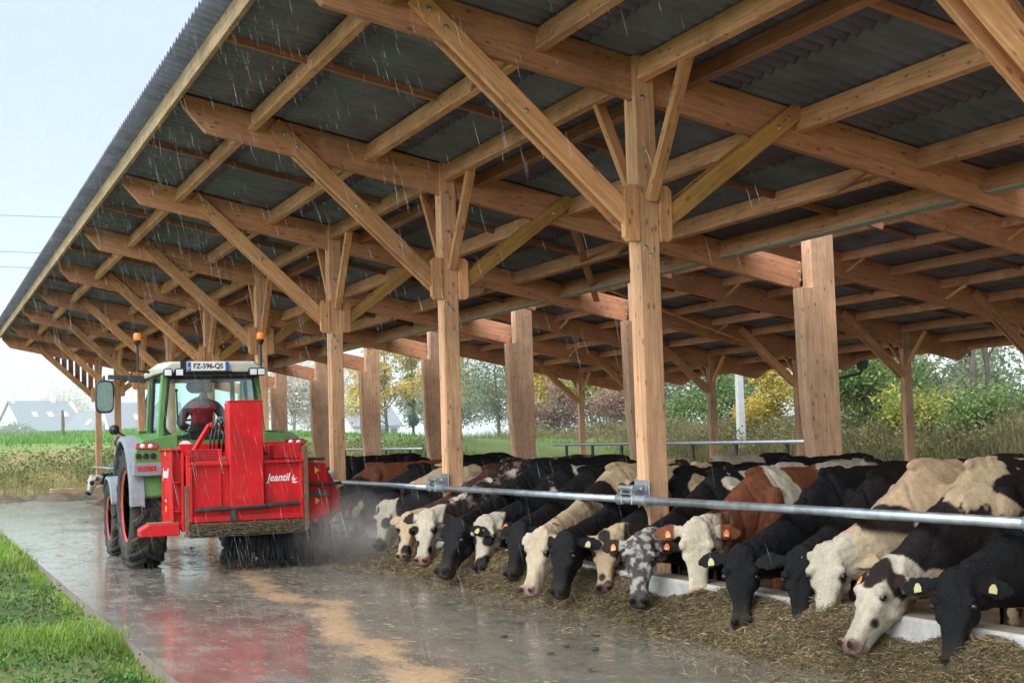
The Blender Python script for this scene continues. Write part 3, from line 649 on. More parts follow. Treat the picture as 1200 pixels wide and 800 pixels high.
def coat(base, other=None, spots=(), freq=2.2, bias=-9, namp=.9, face=None, fpatch=(), muzzle=BLK, speck=None, facecol2=BLK, ears=None, warp=.3, fspeck=0, headfrom=.5):
    """base colour, other colour where noise + ellipsoid spots are positive; face colour on the head with dark patches in head coordinates (s, lat, dep, radius)"""
    base = np.array(base); other = np.array(other if other is not None else base)
    def fn(V, s, lat, dep, head, seed):
        w = np.stack([fbm(V * 3.1, seed + 20 + i, 3) for i in range(3)], 1) * .10; Vw = V + w
        fld = fbm(Vw * freq, seed, 4) * namp + bias
        for c, r, a in spots: fld = np.maximum(fld, ell(Vw, c, r) * 1.6 + fbm(V * 6, seed + 3, 3) * warp) if a > 0 else np.minimum(fld, -ell(Vw, c, r) * 1.6 + fbm(V * 6, seed + 3, 3) * warp)
        m = smoothstep(-.045, .045, fld + fbm(V * 13, seed + 9, 3) * .20 + fbm(V * 45, seed + 10, 2) * .06)[:, None]
        col = base * (1 - m) + other * m
        if speck is not None:
            q = smoothstep(.12, .3, fbm(V * 26, seed + 30, 3))[:, None]; col = col * (1 - q * .8) + np.array(speck) * q * .8
        # coat a little lighter towards the back line
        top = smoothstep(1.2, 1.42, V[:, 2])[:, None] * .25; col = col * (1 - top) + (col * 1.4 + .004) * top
        if face is not None:
            fc = np.tile(np.array(face, float), (len(V), 1))
            if fspeck:
                q = smoothstep(.0, .22, fbm(V * 30, seed + 33, 3) + (fspeck - .5))[:, None]; fc = fc * (1 - q) + np.array(facecol2) * q
            for (a, b_, c, r) in fpatch:
                d = np.sqrt(((s - a) * .5) ** 2 + (lat - b_) ** 2 + ((dep - c) * .8) ** 2) + fbm(V * 12, seed + 40, 2) * .022
                q = smoothstep(r + .008, r - .008, d)[:, None]; fc = fc * (1 - q) + np.array(facecol2) * q
            h = smoothstep(headfrom - .05, headfrom + .05, head + fbm(V * 7, seed + 50, 3) * .55 * (1 - smoothstep(.0, .2, s) * smoothstep(.14, .10, np.abs(lat))))[:, None]; col = col * (1 - h) + fc * h
        er = smoothstep(.145, .165, np.abs(lat)) * smoothstep(-.35, -.2, dep) * smoothstep(.35, .25, np.abs(s - .06))
        if ears is not None: col = col * (1 - er[:, None]) + np.array(ears) * er[:, None]
        mz = smoothstep(.84, .90, s + fbm(V * 14, seed + 60, 2) * .04) * smoothstep(.14, .11, np.abs(lat)) * smoothstep(-.2, -.12, dep) * (s < 1.2)
        col = col * (1 - mz[:, None]) + np.array(muzzle) * mz[:, None]
        # dirt on the legs
        lg = smoothstep(.6, .3, V[:, 2])[:, None] * .6; col = col * (1 - lg) + np.array((.1, .075, .05)) * lg
        return np.clip(col, 0, 1), mz
    return fn

def cow(label, y, M, yaw, cfn, turn=0, pitch=70, HL=.50, scale=1.03, fat=1.0, tag_cols=(None, None), seed=0, x=.62, group='cows feeding in a row', floor=-.29, vox=.0125, poll_over=None):
    RM = Matrix.Translation((x, y, floor)) @ Matrix.Rotation(R(yaw), 4, 'Z') @ Matrix.Scale(scale, 4)
    m = RM.inverted() @ Vector(M)
    p, t = R(pitch), R(turn)
    D = Vector((-math.cos(p) * math.cos(t), -math.cos(p) * math.sin(t), -math.sin(p)))
    Nf = Vector((-math.sin(p) * math.cos(t), -math.sin(p) * math.sin(t), math.cos(p))); Lt = D.cross(Nf).normalized()
    P = m - D * HL * .98 + Nf * .03
    me, hp = cow_mesh(P, D, Nf, Lt, HL, fat, True, seed, vox); paint(me, P, D, Nf, Lt, HL, cfn, seed + 1)
    me.name = 'cow'
    root = link('cow', me, None, RM); tag(root, label, 'cow', group)
    def child(nm, mesh):
        o = bpy.data.objects.new(nm, mesh); COL.objects.link(o); o.parent = root; return o
    for e in (-1, 1):
        b = MB(); c = hp(.325, e * .104, -.042); b.ball(c, .0215 * HL / .5, 14, 10); child('eye', b.mesh('eye', EYE, smooth=True))
        tc_ = tag_cols[0 if e < 0 else 1]
        if tc_ is not None:
            k = HL / .5; b0 = hp(.06, e * .10, -.085); dr = (Lt * e * .97 - Nf * .24 + Vector((0, 0, -.12))).normalized(); c = b0 + dr * .105 * k + Nf * .028
            wd = (D - dr * D.dot(dr)).normalized()
            b = MB(); MT = Matrix((dr, wd, Nf)).transposed().to_4x4(); MT.translation = c
            poly = [(-.009, -.012), (.009, -.012), (.022, .012), (.022, .04), (-.022, .04), (-.022, .012)]
            b.v = [MT @ Vector((px, py, q)) for q in (0, .006) for px, py in poly]; b.f = [tuple(range(5, -1, -1)), tuple(range(6, 12))] + [(i, (i + 1) % 6, (i + 1) % 6 + 6, i + 6) for i in range(6)]; b.m = [0] * 8
            tg = child('ear_tag', b.mesh('ear_tag', tc_, bevel=.002))
            if tc_ is TAG_Y: continue
            b = MB(); b.v = [MT @ Vector((px, py, .0075)) for px, py in ((-.010, .034), (.010, .034), (0, .016))]; b.f = [(0, 1, 2)]; b.m = [0]
            o = child('tag_mark', b.mesh('tag_mark', BLACKP if tc_ is TAG_Y else WHITE)); o.parent = tg
    return root
O = TAG_O; Yt = TAG_Y
black = coat(BLK, (.0105, .0085, .008), freq=1.3, bias=-.35, namp=1.0)
COWS = [
 ('black cow nearest in the row at the right edge, pale yellow ear tags', 6.75, (-.56, 6.50, .14), 14, black, dict(turn=28, pitch=70, tag_cols=(Yt, Yt), seed=1)),
 ('big cream cow with dark brown spots, nearly black neck and orange ear tag', 7.45, (-.66, 7.35, .15), 12, coat(CRM, (.013, .0095, .009), [((-.62, -.05, .92), (.42, .5, .25), 1), ((-.22, -.2, .88), (.26, .22, .22), 1), ((-.02, -.2, 1.22), (.20, .25, .10), 1), ((.22, -.12, 1.36), (.12, .2, .06), 1), ((.42, -.2, 1.2), (.10, .2, .12), 1), ((.75, -.2, 1.3), (.16, .2, .10), 1), ((-.5, 0, .70), (.5, .5, .13), -1)], freq=5.5, bias=-.34, namp=1.15, face=WHT, fpatch=[(.05, 0, 0, .10), (.1, -.1, -.1, .07), (.93, -.03, 0, .04), (.62, -.09, -.1, .03), (.9, .06, -.05, .04)], muzzle=(.35, .2, .17), ears=DBR, facecol2=DBR), dict(turn=-8, pitch=56, tag_cols=(O, O), seed=2, scale=1.09)),
 ('tan cow with curly cream face and dark neck patch, behind the spotted cow', 8.05, (-.42, 7.92, .17), 16, coat((.56, .38, .235), DBR, [((-.55, -.1, .95), (.16, .3, .20), 1), ((.5, .0, 1.40), (.24, .3, .09), 1), ((.85, -.2, 1.3), (.2, .3, .12), 1)], freq=3.6, bias=-.45, face=WHT, fpatch=[(.33, -.1, -.05, .035), (.33, .1, -.05, .04), (.5, .09, -.08, .05)], muzzle=PNK, ears=(.6, .46, .3), facecol2=(.06, .045, .04)), dict(turn=24, pitch=72, seed=3, scale=1.08)),
 ('black cow with lean face, partly hidden right of the black cow with two tagged ears', 8.55, (-.45, 8.12, .15), 18, black, dict(turn=34, pitch=76, tag_cols=(Yt, None), seed=4)),
 ('black cow with both ears tagged yellow, in front of the red cow', 9.15, (-.60, 8.62, .14), 24, black, dict(turn=30, pitch=72, tag_cols=(Yt, Yt), seed=5, scale=1.04)),
 ('red-brown cow with curly white face, pink nose and two orange tags', 10.15, (-.36, 9.62, .22), 20, coat(REDB, WHT, [((.02, 0, 1.15), (.13, .5, .5), 1), ((.95, 0, 1.3), (.42, .45, .22), 1)], freq=1.8, bias=-1.2, face=(.58, .49, .36), muzzle=PNK, ears=REDB, headfrom=.55), dict(turn=36, pitch=80, tag_cols=(O, O), seed=6, HL=.54)),
 ('black cow with grey speckled face and white shoulder patches, right of the nearest whole post', 10.75, (-.62, 10.10, .15), 20, coat(BLK, WHT, [((-.12, -.25, 1.28), (.10, .2, .09), 1), ((.08, -.25, 1.34), (.10, .2, .10), 1), ((.02, -.3, 1.15), (.05, .12, .05), 1), ((.7, 0, 1.38), (.28, .3, .12), 1)], freq=4, bias=-.52, face=(.42, .38, .33), fspeck=.55, fpatch=[(.33, -.1, -.04, .042), (.33, .1, -.04, .042), (.9, -.05, -.05, .05), (.92, .05, -.04, .045), (.7, -.08, -.08, .04)], muzzle=(.05, .045, .045), ears=DBR, facecol2=(.07, .06, .06)), dict(turn=34, pitch=70, tag_cols=(O, O), seed=7, HL=.52)),
 ('dark brown cow with blotched cream face and orange tag, left of the speckled face', 11.35, (-.48, 10.98, .17), 22, coat(BLK, CRM, [((-.1, -.2, 1.25), (.14, .3, .1), 1)], freq=3.6, bias=-.42, face=CRM, fpatch=[(.02, 0, 0, .06), (.2, -.05, 0, .05), (.34, -.1, -.05, .045), (.34, .1, -.05, .045), (.75, .03, 0, .04), (.9, -.04, 0, .05)], muzzle=(.12, .08, .07), ears=DBR, facecol2=(.03, .022, .018)), dict(turn=32, pitch=72, tag_cols=(O, O), seed=8, HL=.47)),
 ('cow with plain black head, yellow tag and cream-topped back, beside the plain cream face', 12.0, (-.86, 11.10, .15), 22, coat(BLK, CRM, [((.0, -.05, 1.32), (.30, .4, .17), 1), ((.55, 0, 1.3), (.12, .3, .2), 1)], freq=3.5, bias=-.45, ears=BLK), dict(turn=14, pitch=70, tag_cols=(Yt, None), seed=9)),
 ('cream cow in profile with plain cream face and small dark neck spots', 12.7, (-1.0, 11.42, .15), 24, coat(CRM, DBR, [((-.5, -.1, 1.08), (.22, .3, .14), 1), ((-.15, -.2, 1.15), (.1, .2, .06), 1)], freq=4.5, bias=-.42, namp=1.0, face=(.56, .44, .30), fpatch=[(.34, -.11, -.045, .026), (.34, .11, -.045, .026)], muzzle=(.5, .33, .26), ears=WHT, facecol2=(.03, .02, .018)), dict(turn=-2, pitch=68, seed=10, HL=.52, scale=1.05)),
 ('black cow with narrow dark head half hidden left of the cream profile face', 13.3, (-.62, 12.72, .16), 18, black, dict(turn=10, pitch=70, seed=11)),
 ('black cow whose white face has a round black eye patch and orange tag', 13.95, (-.62, 13.5, .16), 20, coat(BLK, WHT, [((.15, -.1, 1.3), (.2, .3, .14), 1)], freq=2.5, bias=-.45, face=WHT, fpatch=[(.42, -.07, -.02, .055), (.42, .1, -.05, .055), (.86, .0, 0, .075), (.8, -.06, -.06, .06)], muzzle=BLK, ears=BLK, headfrom=.6), dict(turn=26, pitch=70, tag_cols=(O, None), seed=12, HL=.52)),
 ('broad plain black cow with head stretched low left of the round eye patch cow', 14.5, (-.98, 13.65, .14), 16, black, dict(turn=8, pitch=60, tag_cols=(Yt, None), seed=13, scale=1.08, HL=.54)),
 ('dark roan cow flecked white, white face with black eye rings and pink nose', 15.3, (-.74, 14.95, .15), 16, coat(DBR, WHT, [], freq=4, bias=-.36, namp=1.05, speck=(.2, .15, .13), face=WHT, fpatch=[(.34, -.1, -.05, .04), (.36, .1, -.05, .055), (.62, .06, -.02, .04), (.7, -.09, -.08, .04)], muzzle=PNK, ears=DBR, headfrom=.45), dict(turn=28, pitch=72, seed=14, HL=.52, scale=1.08)),
 ('maroon-brown cow with cream and black face, left of the pink-nosed roan cow', 15.95, (-.76, 15.55, .16), 18, coat((.07, .028, .02), DBR, [], freq=3, bias=-.4, face=CRM, fpatch=[(.35, -.1, -.05, .05), (.35, .1, -.05, .05), (.8, -.05, -.05, .06), (.55, .08, -.05, .05)], muzzle=(.3, .17, .14), ears=CRM), dict(turn=20, pitch=72, seed=15, HL=.48)),
 ('black cow with cream shoulder, white face with large black patches and dark nose', 16.7, (-.58, 17.0, .17), 8, coat(BLK, CRM, [((-.1, -.2, 1.25), (.2, .3, .16), 1), ((-.2, -.3, 1.0), (.05, .2, .04), 1)], freq=3, bias=-.4, face=WHT, fpatch=[(.42, -.06, -.01, .06), (.9, 0, -.03, .09), (.15, .08, -.03, .05), (.45, .1, -.06, .05)], muzzle=BLK, ears=BLK), dict(turn=26, pitch=74, seed=16, HL=.54)),
 ('black cow with cream stripe along its neck, near the straw dust', 17.6, (-.52, 18.3, .2), 6, coat(BLK, CRM, [((-.45, -.05, 1.25), (.42, .3, .11), 1), ((.0, 0, 1.4), (.3, .12, .06), 1)], freq=2, bias=-.9, face=BLK, fpatch=[(.25, .02, 0, .07), (.1, -.06, 0, .05)], facecol2=CRM, muzzle=(.05, .045, .04), ears=BLK), dict(turn=22, pitch=74, seed=17, HL=.5)),
 ('dark cow with white-streaked cheek, furthest head right of the red machine', 18.6, (-.40, 19.3, .22), 8, coat(BLK, WHT, [], freq=2, bias=-.7, face=BLK, fpatch=[(.4, -.08, -.05, .06)], facecol2=CRM, muzzle=BLK, ears=BLK), dict(turn=18, pitch=74, seed=18)),
 ('red-brown cow back showing beyond the third post, behind the furthest heads', 20.6, (-.45, 20.4, .22), 6, coat(REDB, DBR, freq=2, bias=-.2, ears=REDB), dict(turn=8, pitch=72, seed=19)),
 ('tall black cow, its long back showing above the far end of the row', 22.2, (-.45, 22.0, .22), 6, black, dict(turn=8, pitch=72, seed=20, scale=1.1)),
 ('small black and white cow feeding at the far end left of the tractor', 42.6, (-1.28, 42.2, .25), 6, coat(BLK, WHT, freq=2.6, bias=-.1, face=(.5, .46, .4), fpatch=[(.35, -.1, -.04, .06), (.35, .1, -.04, .06), (.9, 0, -.03, .08)], muzzle=BLK, ears=BLK), dict(turn=20, pitch=74, seed=21, vox=.02)),
]
for lab, y, M_, yw, cf, kw in COWS: cow(lab, y, M_, yw, cf, **kw)
INS = 'cows standing loose inside the barn'
cow('black and white cow standing inside the barn, just right of the nearest whole post', 16.6, (2.75, 16.0, .3), 10, coat(BLK, WHT, freq=2.2, bias=.0, namp=1.0), x=4.1, seed=31, group=INS, floor=-.3, vox=.02)
cow('dark cow with frosted white flank standing inside behind the red cow', 14.3, (2.5, 14.0, .3), 12, coat(BLK, WHT, [((.6, -.2, 1.25), (.4, .3, .12), 1)], freq=3, bias=-.4), x=3.75, seed=32, group=INS, floor=-.3, vox=.02)
cow('black cow standing deep inside the barn behind the second post', 24.5, (1.9, 24.2, .3), 8, black, x=3.2, seed=33, group=INS, floor=-.25, vox=.02)

# ------------------------------------------------------------------ feed mound
def mound(x, y):
    """height of the feed above the slab"""
    P = np.stack([x * 2.2, y * 1.3, 0 * x], -1).reshape(-1, 3); n = fbm(P, 12, 4).reshape(x.shape)
    fr = -.68 - .20 * fbm(np.stack([y * .55, y * 0, y * 0], -1).reshape(-1, 3), 14, 3).reshape(y.shape)
    t = smoothstep(fr - .22, fr + .42, x)
    n2 = fbm(P * 3.3, 21, 3).reshape(x.shape); return t * (.275 + .22 * n + .06 * n2) - .015
def feed():
    xs = np.linspace(-1.35, -.302, 36); ys = np.arange(3.0, 47.3, .07)
    X, Y = np.meshgrid(xs, ys, indexing='ij'); Z = mound(X, Y) + .02 * vnoise(np.stack([X * 22, Y * 22, 0 * X], -1).reshape(-1, 3), 2).reshape(X.shape) * (mound(X, Y) > .0)
    ny = len(ys); mb = MB(); V = np.stack([X, Y, Z], -1).reshape(-1, 3)
    hay = simple('chopped_feed', (.125, .09, .048), .9, 0, .6, 26, .9)
    st = strand_mat('feed_strands', [(.035, .025, .014), (.13, .094, .045), (.20, .145, .07), (.14, .11, .048), (.08, .056, .028), (.26, .19, .10), (.42, .31, .17)])
    F = [(i * ny + j, (i + 1) * ny + j, (i + 1) * ny + j + 1, i * ny + j + 1) for i in range(len(xs) - 1) for j in range(ny - 1)]
    # strands: thin folded slips, denser near the viewer
    n = 230000; y = 4.5 + 38 * RNG.random(n) ** 2.3; x = -1.32 + 1.0 * RNG.random(n) ** .8; z = mound(x, y)
    keep = (z > .004) | (RNG.random(n) < .10); x, y, z = x[keep], y[keep], z[keep]; n = len(x); z = np.maximum(z, 0)
    a = RNG.random(n) * 2 * np.pi; el = (RNG.random(n) - .28) * 1.0; ln = (.010 + .08 * RNG.random(n) ** 3.2) * (1 + .015 * y); wd = (.0007 + .0013 * RNG.random(n) ** 1.5) * (1 + .05 * y)
    d = np.stack([np.cos(a) * np.cos(el), np.sin(a) * np.cos(el), np.sin(el)], 1); sd = np.stack([-np.sin(a), np.cos(a), 0 * a], 1)
    sd = sd * np.cos(a * 3)[:, None] + np.array([0, 0, 1.]) * np.sin(a * 3)[:, None]
    c = np.stack([x, y, z + .006 + .016 * RNG.random(n)], 1); mid = c + np.array([0, 0, 1.]) * (ln * .12)[:, None]
    e0, e1 = c - d * ln[:, None] / 2, c + d * ln[:, None] / 2; w_ = sd * wd[:, None]
    SV = np.stack([e0 - w_, e0 + w_, mid + w_, mid - w_, e1 + w_, e1 - w_], 1).reshape(-1, 3); b = len(V)
    q = np.arange(n)[:, None] * 6 + b
    SF = np.concatenate([q + np.array([[0, 1, 2, 3]]), q + np.array([[3, 2, 4, 5]])], 0)
    me = bpy.data.meshes.new('feed_pile'); me.from_pydata(np.concatenate([V, SV]).tolist(), [], F + [tuple(r) for r in SF.tolist()])
    me.materials.append(hay); me.materials.append(st); mi = np.zeros(len(me.polygons), int); mi[len(F):] = 1; me.polygons.foreach_set('material_index', mi)
    tag(link('feed_pile', me), 'long low bank of chopped brown silage and straw under the cows\' heads', 'feed', kind='stuff')
feed()
def litter():
    st = strand_mat('straw_litter', [(.08, .06, .035), (.25, .18, .09), (.42, .31, .17), (.5, .36, .2), (.3, .17, .075)])
    n = 20000; y = 7 + 30 * RNG.random(n) ** 1.7; x = -4.1 + 3.4 * RNG.random(n)
    pr = np.exp(-((x + 2.75 - (y - 10) * .075) / .55) ** 2) + .5 * np.exp(-((x + 1.35) / .45) ** 2) + .12; k = RNG.random(n) < pr; x, y = x[k], y[k]; n = len(x)
    a = RNG.random(n) * 2 * np.pi; ln = (.006 + .03 * RNG.random(n) ** 3) * (1 + .02 * y); wd = (.001 + .0012 * RNG.random(n)) * (1 + .05 * y)
    d = np.stack([np.cos(a), np.sin(a), .12 * (RNG.random(n) - .3)], 1); sd = np.stack([-np.sin(a), np.cos(a), .4 * np.sin(a * 5)], 1)
    c = np.stack([x, y, .018 + .006 * RNG.random(n)], 1); w_ = sd * wd[:, None]; e0, e1 = c - d * ln[:, None], c + d * ln[:, None]
    V = np.stack([e0 - w_, e0 + w_, e1 + w_, e1 - w_], 1).reshape(-1, 3); q = np.arange(n)[:, None] * 4
    # clods of dung and wet feed
    mb = MB(); mb.v = [tuple(v) for v in V]; mb.f = [tuple(r) for r in (q + np.array([[0, 1, 2, 3]])).tolist()]; mb.m = [0] * len(mb.f); mb.cur = 1
    for i in range(24):
        yy = 8 + 38 * random.random() ** 1.3; xx = random.choice([-1.2, -2.4, -3.4, -1.6, -2.0]) + random.gauss(0, .35)
        if not -4.1 < xx < -.9: continue
        r = random.uniform(.008, .03) * (1 + yy * .03); mb.ball((xx, yy, .012), (r * random.uniform(.8, 1.6), r * random.uniform(.8, 1.8), r * .3), 8, 5)
    me = mb.mesh('straw_litter', [st, simple('dark_clod', (.07, .05, .033), .8, 0, .4, 20, .5)], recalc=False)
    tag(link('straw_litter', me), 'scattered straw bits and dark clods on the wet concrete', 'litter', kind='stuff')
litter()
# mud and feed heap at the far end of the alley
mb = MB()
xs = np.linspace(-4.6, -.3, 40); ys = np.linspace(43.5, 51.5, 50); X, Y = np.meshgrid(xs, ys, indexing='ij')
Z = .38 * smoothstep(44, 46.3, Y + .5 * np.sin(X * 3)) * smoothstep(50.5, 47, Y) * np.clip(.45 + fbm(np.stack([X * 1.3, Y * .8, 0 * X], -1).reshape(-1, 3), 4, 4).reshape(X.shape), 0, 1) - .03 + .0 * X
mb.v = [tuple(v) for v in np.stack([X, Y, Z], -1).reshape(-1, 3)]; ny = len(ys)
mb.f = [(i * ny + j, (i + 1) * ny + j, (i + 1) * ny + j + 1, i * ny + j + 1) for i in range(39) for j in range(ny - 1)]; mb.m = [0] * len(mb.f)
tag(link('mud', mb.mesh('mud', simple('brown_mud', (.13, .098, .06), .85, 0, .4, 5, .6), smooth=True, recalc=False)), kind='structure')
# ------------------------------------------------------------------ tractor
def text_part(name, s, size, shear, m, M, parent, bold=.0, ext=.0015, xscale=1.0):
    cu = bpy.data.curves.new('t', 'FONT'); cu.body = s; cu.size = size; cu.shear = shear; cu.offset = bold; cu.extrude = ext; cu.align_x = 'CENTER'; cu.align_y = 'CENTER'
    o = bpy.data.objects.new('t', cu); COL.objects.link(o); bpy.context.view_layer.update()
    me = bpy.data.meshes.new_from_object(o.evaluated_get(bpy.context.evaluated_depsgraph_get())); bpy.data.objects.remove(o)
    me.materials.clear(); me.materials.append(m); me.name = name
    return link(name, me, parent, M @ Matrix.Diagonal((xscale, 1, 1, 1)))
def facing_back(x, y, z):      # local text plane whose front looks towards -Y
    M = Matrix(((1, 0, 0, 0), (0, 0, -1, 0), (0, 1, 0, 0), (0, 0, 0, 1))); M.translation = (x, y, z); return M
TX = -2.30; AY = 18.62; AF = 20.98
trac = empty('tractor', (TX, 19.8, .0), 'green tractor with grey mudguards, red wheel rims and cream cab roof, seen from behind', 'tractor')
def P_(name, mb, m, parent=None, **k): return link(name, mb.mesh(name, m, **k), parent or trac)
def wheel(x, y, Rr, Wd, out, nl, rim_r):
    """out = -1 left side, +1 right side"""
    c = (x, y, Rr)
    mb = MB(); h = Wd / 2
    prof = [(-h * .78, rim_r), (-h * .95, rim_r + .05), (-h, Rr * .80), (-h * .94, Rr * .92), (-h * .80, Rr * .955), (0, Rr * .965), (h * .80, Rr * .955), (h * .94, Rr * .92), (h, Rr * .80), (h * .95, rim_r + .05), (h * .78, rim_r)]
    mb.lathe(prof, c, 48)
    lugr = Rr * .958; lw = .030 * Rr / .75 + .012; lh = .045 * Rr / .75
    for i in range(nl):
        for sgn in (-1, 1):
            a0 = 2 * math.pi * (i + (0 if sgn < 0 else .5)) / nl
            pts = []
            for t in (0, .35, .7, 1.0, 1.12):
                lat = sgn * (.015 + (h * .97 - .015) * min(t, 1)); a = a0 + t * .30
                rr = lugr - (0 if t < .95 else (Rr * .05 if t < 1.05 else Rr * .13)); pts.append((lat, a, rr))
            rings = []
            for lat, a, rr in pts:
                er = Vector((0, math.cos(a), math.sin(a))); et = Vector((0, -math.sin(a), math.cos(a))); ax = Vector((sgn, 0, 0))
                dl = (ax * .6 - et * .75 * 0 + et * 0).normalized(); wv = et * lw
                p = Vector(c) + Vector((lat, 0, 0)) + er * rr
                rings.append([p - wv * 1.15 - er * .02, p - wv * .8 + er * lh, p + wv * .8 + er * lh, p + wv * 1.15 - er * .02])
            mb.loft(rings)
    t = P_('wheel', mb, RUBBER)
    t.name = 'wheel'
    mb = MB(); o = out
    mb.lathe([(o * h * .78, rim_r + .012), (o * h * .86, rim_r + .004), (o * h * .80, rim_r - .03), (o * h * .45, rim_r - .06), (o * h * .30, rim_r * .62), (o * h * .46, rim_r * .52), (o * h * .46, rim_r * .30), (o * h * .2, rim_r * .28), (o * -h * .2, rim_r * .3), (o * -h * .5, rim_r - .05), (-o * h * .78, rim_r)], c, 40)
    r = P_('rim', mb, RED2, t, smooth=False)
    mb = MB(); mb.lathe([(o * h * .30, .14), (o * h * .62, .135), (o * h * .68, .09), (o * h * .7, .02)], c, 20)
    for k in range(8):
        a = k * math.pi / 4; mb.lathe([(o * h * .40, .014), (o * h * .56, .014), (o * h * .57, .006)], (c[0], c[1] + math.cos(a) * rim_r * .42, c[2] + math.sin(a) * rim_r * .42), 8)
    P_('hub', mb, DARKM, t); return t
wheel(TX - .83, AY, .755, .45, -1, 18, .44); wheel(TX + .83, AY, .755, .45, 1, 18, .44)
wheel(TX - .80, AF, .515, .33, -1, 16, .30); wheel(TX + .80, AF, .515, .33, 1, 16, .30)
# chassis, axles, bonnet
mb = MB(); mb.box(TX - .26, TX + .26, AY - .45, AF + .35, .48, 1.05); mb.box(TX - .62, TX + .62, AY - .13, AY + .13, .62, .88); mb.box(TX - .66, TX + .66, AF - .08, AF + .08, .42, .6); mb.box(TX - .62, TX - .28, AY + .85, AY + 1.6, .45, .95); mb.box(TX + .28, TX + .62, AY + .85, AY + 1.6, .45, .95)
P_('chassis', mb, DARKM, bevel=.02)
mb = MB(); mb.loft([[(TX + sx * w_, y, z) for sx, z in ((-1, 1.0), (-1, zt - .1), (-.72, zt), (.72, zt), (1, zt - .1), (1, 1.0))] for y, w_, zt in ((AY + 1.15, .40, 1.62), (AY + 2.2, .38, 1.56), (AF + .45, .36, 1.46), (AF + .62, .30, 1.30))]); P_('bonnet', mb, GREEN, bevel=.02)
mb = MB(); mb.tube([(TX - .52, AY + 1.42, 1.2), (TX - .52, AY + 1.42, 2.1), (TX - .50, AY + 1.36, 2.2)], [.05, .05, .045], 12); P_('exhaust', mb, DARKM)
# rear mudguards
for e in (-1, 1):
    xi, xo = TX + e * .52, TX + e * 1.02
    mb = MB(); rg = []
    for k in range(22):
        a = R(8 + k * 148 / 21); rr = .86 if k > 3 else .86 - .01 * (4 - k)
        y, z = AY - rr * math.cos(a), .755 + rr * math.sin(a); y2, z2 = AY - (rr - .03) * math.cos(a), .755 + (rr - .03) * math.sin(a)
        rg.append([(xi, y, z + .04), (xi + (xo - xi) * .72, y, z + .03), (xo, y, z), (xo, y2, z2), (xi, y2, z2)])
    mb.loft(rg)
    g = P_('mudguard', mb, GREEN, bevel=.004)
    mb = MB(); rg = []
    for k in range(22):
        a = R(2 + k * 150 / 21); r1, r2 = .875, .80
        y, z = AY - r1 * math.cos(a), .755 + r1 * math.sin(a); y2, z2 = AY - r2 * math.cos(a), .755 + r2 * math.sin(a)
        rg.append([(xo - e * .10, y, z + .005), (xo + e * .055, y + .0, z - .012), (xo + e * .07, y2, z2), (xo + e * .05, y2, z2), (xo - e * .10, y, z - .02)])
    mb.loft(rg); P_('guard_edge', mb, GREYP, g, bevel=.004)
    # rear panel of the guard: lamp cluster, three sockets, grey foot with reflector
    yb = AY - .885; xm = TX + e * .90
    mb = MB(); mb.prism([(xi, 1.2), (xo + e * .02, 1.2), (xo + e * .01, 1.42), (xo - e * .08, 1.56), (xi, 1.63)], 'Y', yb, yb + .08); P_('guard_panel', mb, GREEN, g, bevel=.015, seg=2)
    mb = MB(); mb.prism([(xi, 1.13), (xo + e * .04, 1.13), (xo + e * .03, 1.29), (xi, 1.29)], 'Y', yb - .01, yb + .07); P_('guard_foot', mb, GREYP, g, bevel=.012)
    mb = MB(); mb.prism([(xm - .13, 1.455), (xm + .13, 1.445), (xm + .15, 1.49), (xm + .10, 1.53), (xm - .12, 1.525)], 'Y', yb - .022, yb + .01); P_('tail_light', mb, LENS_R, g, bevel=.012, seg=2)
    mb = MB(); mb.ball((xm - .045, yb - .02, 1.49), (.032, .012, .028)); mb.ball((xm + .05, yb - .02, 1.487), (.032, .012, .026)); P_('lamp_bulb', mb, LAMP, g, smooth=True)
    mb = MB(); mb.box(xm - .11, xm + .11, yb - .022, yb - .011, 1.195, 1.25); P_('reflector', mb, LENS_R, g, bevel=.004)
    mb = MB()
    for k in range(3): mb.lathe([(0, .036), (-.018, .036), (-.02, .02), (-.004, .016)], (xm - .09 + k * .085, yb, 1.37), 14, 'Y')
    P_('socket', mb, BLACKP, g)
# speed sticker
mb = MB(); mb.lathe([(0, .088), (-.006, .086), (-.0065, .001)], (TX - .44, AY - .905, 1.452), 28, 'Y'); stk = P_('speed_sticker', mb, WHITE)
text_part('sticker_number', '40', .105, 0, BLACKP, facing_back(TX - .44, AY - .914, 1.452), stk, .002)
# front mudguards and steps
for e in (-1, 1):
    mb = MB(); rg = []
    for k in range(12):
        a = R(25 + k * 115 / 11); rr = .59; y, z = AF - rr * math.cos(a), .515 + rr * math.sin(a)
        rg.append([(TX + e * .63, y, z), (TX + e * .97, y, z - .015), (TX + e * .98, y, z - .05), (TX + e * .63, y, z - .03)])
    mb.loft(rg); P_('front_mudguard', mb, GREYP, bevel=.004)
    mb = MB(); mb.box(TX + e * .66 - .12, TX + e * .66 + .12, AY + 1.0, AY + 1.3, .45, .5); mb.box(TX + e * .66 - .12, TX + e * .66 + .12, AY + 1.0, AY + 1.3, .78, .82); mb.box(TX + e * .78 - .02, TX + e * .78 + .02, AY + .98, AY + 1.02, .45, 1.15); P_('cab_step', mb, DARKM, bevel=.008)
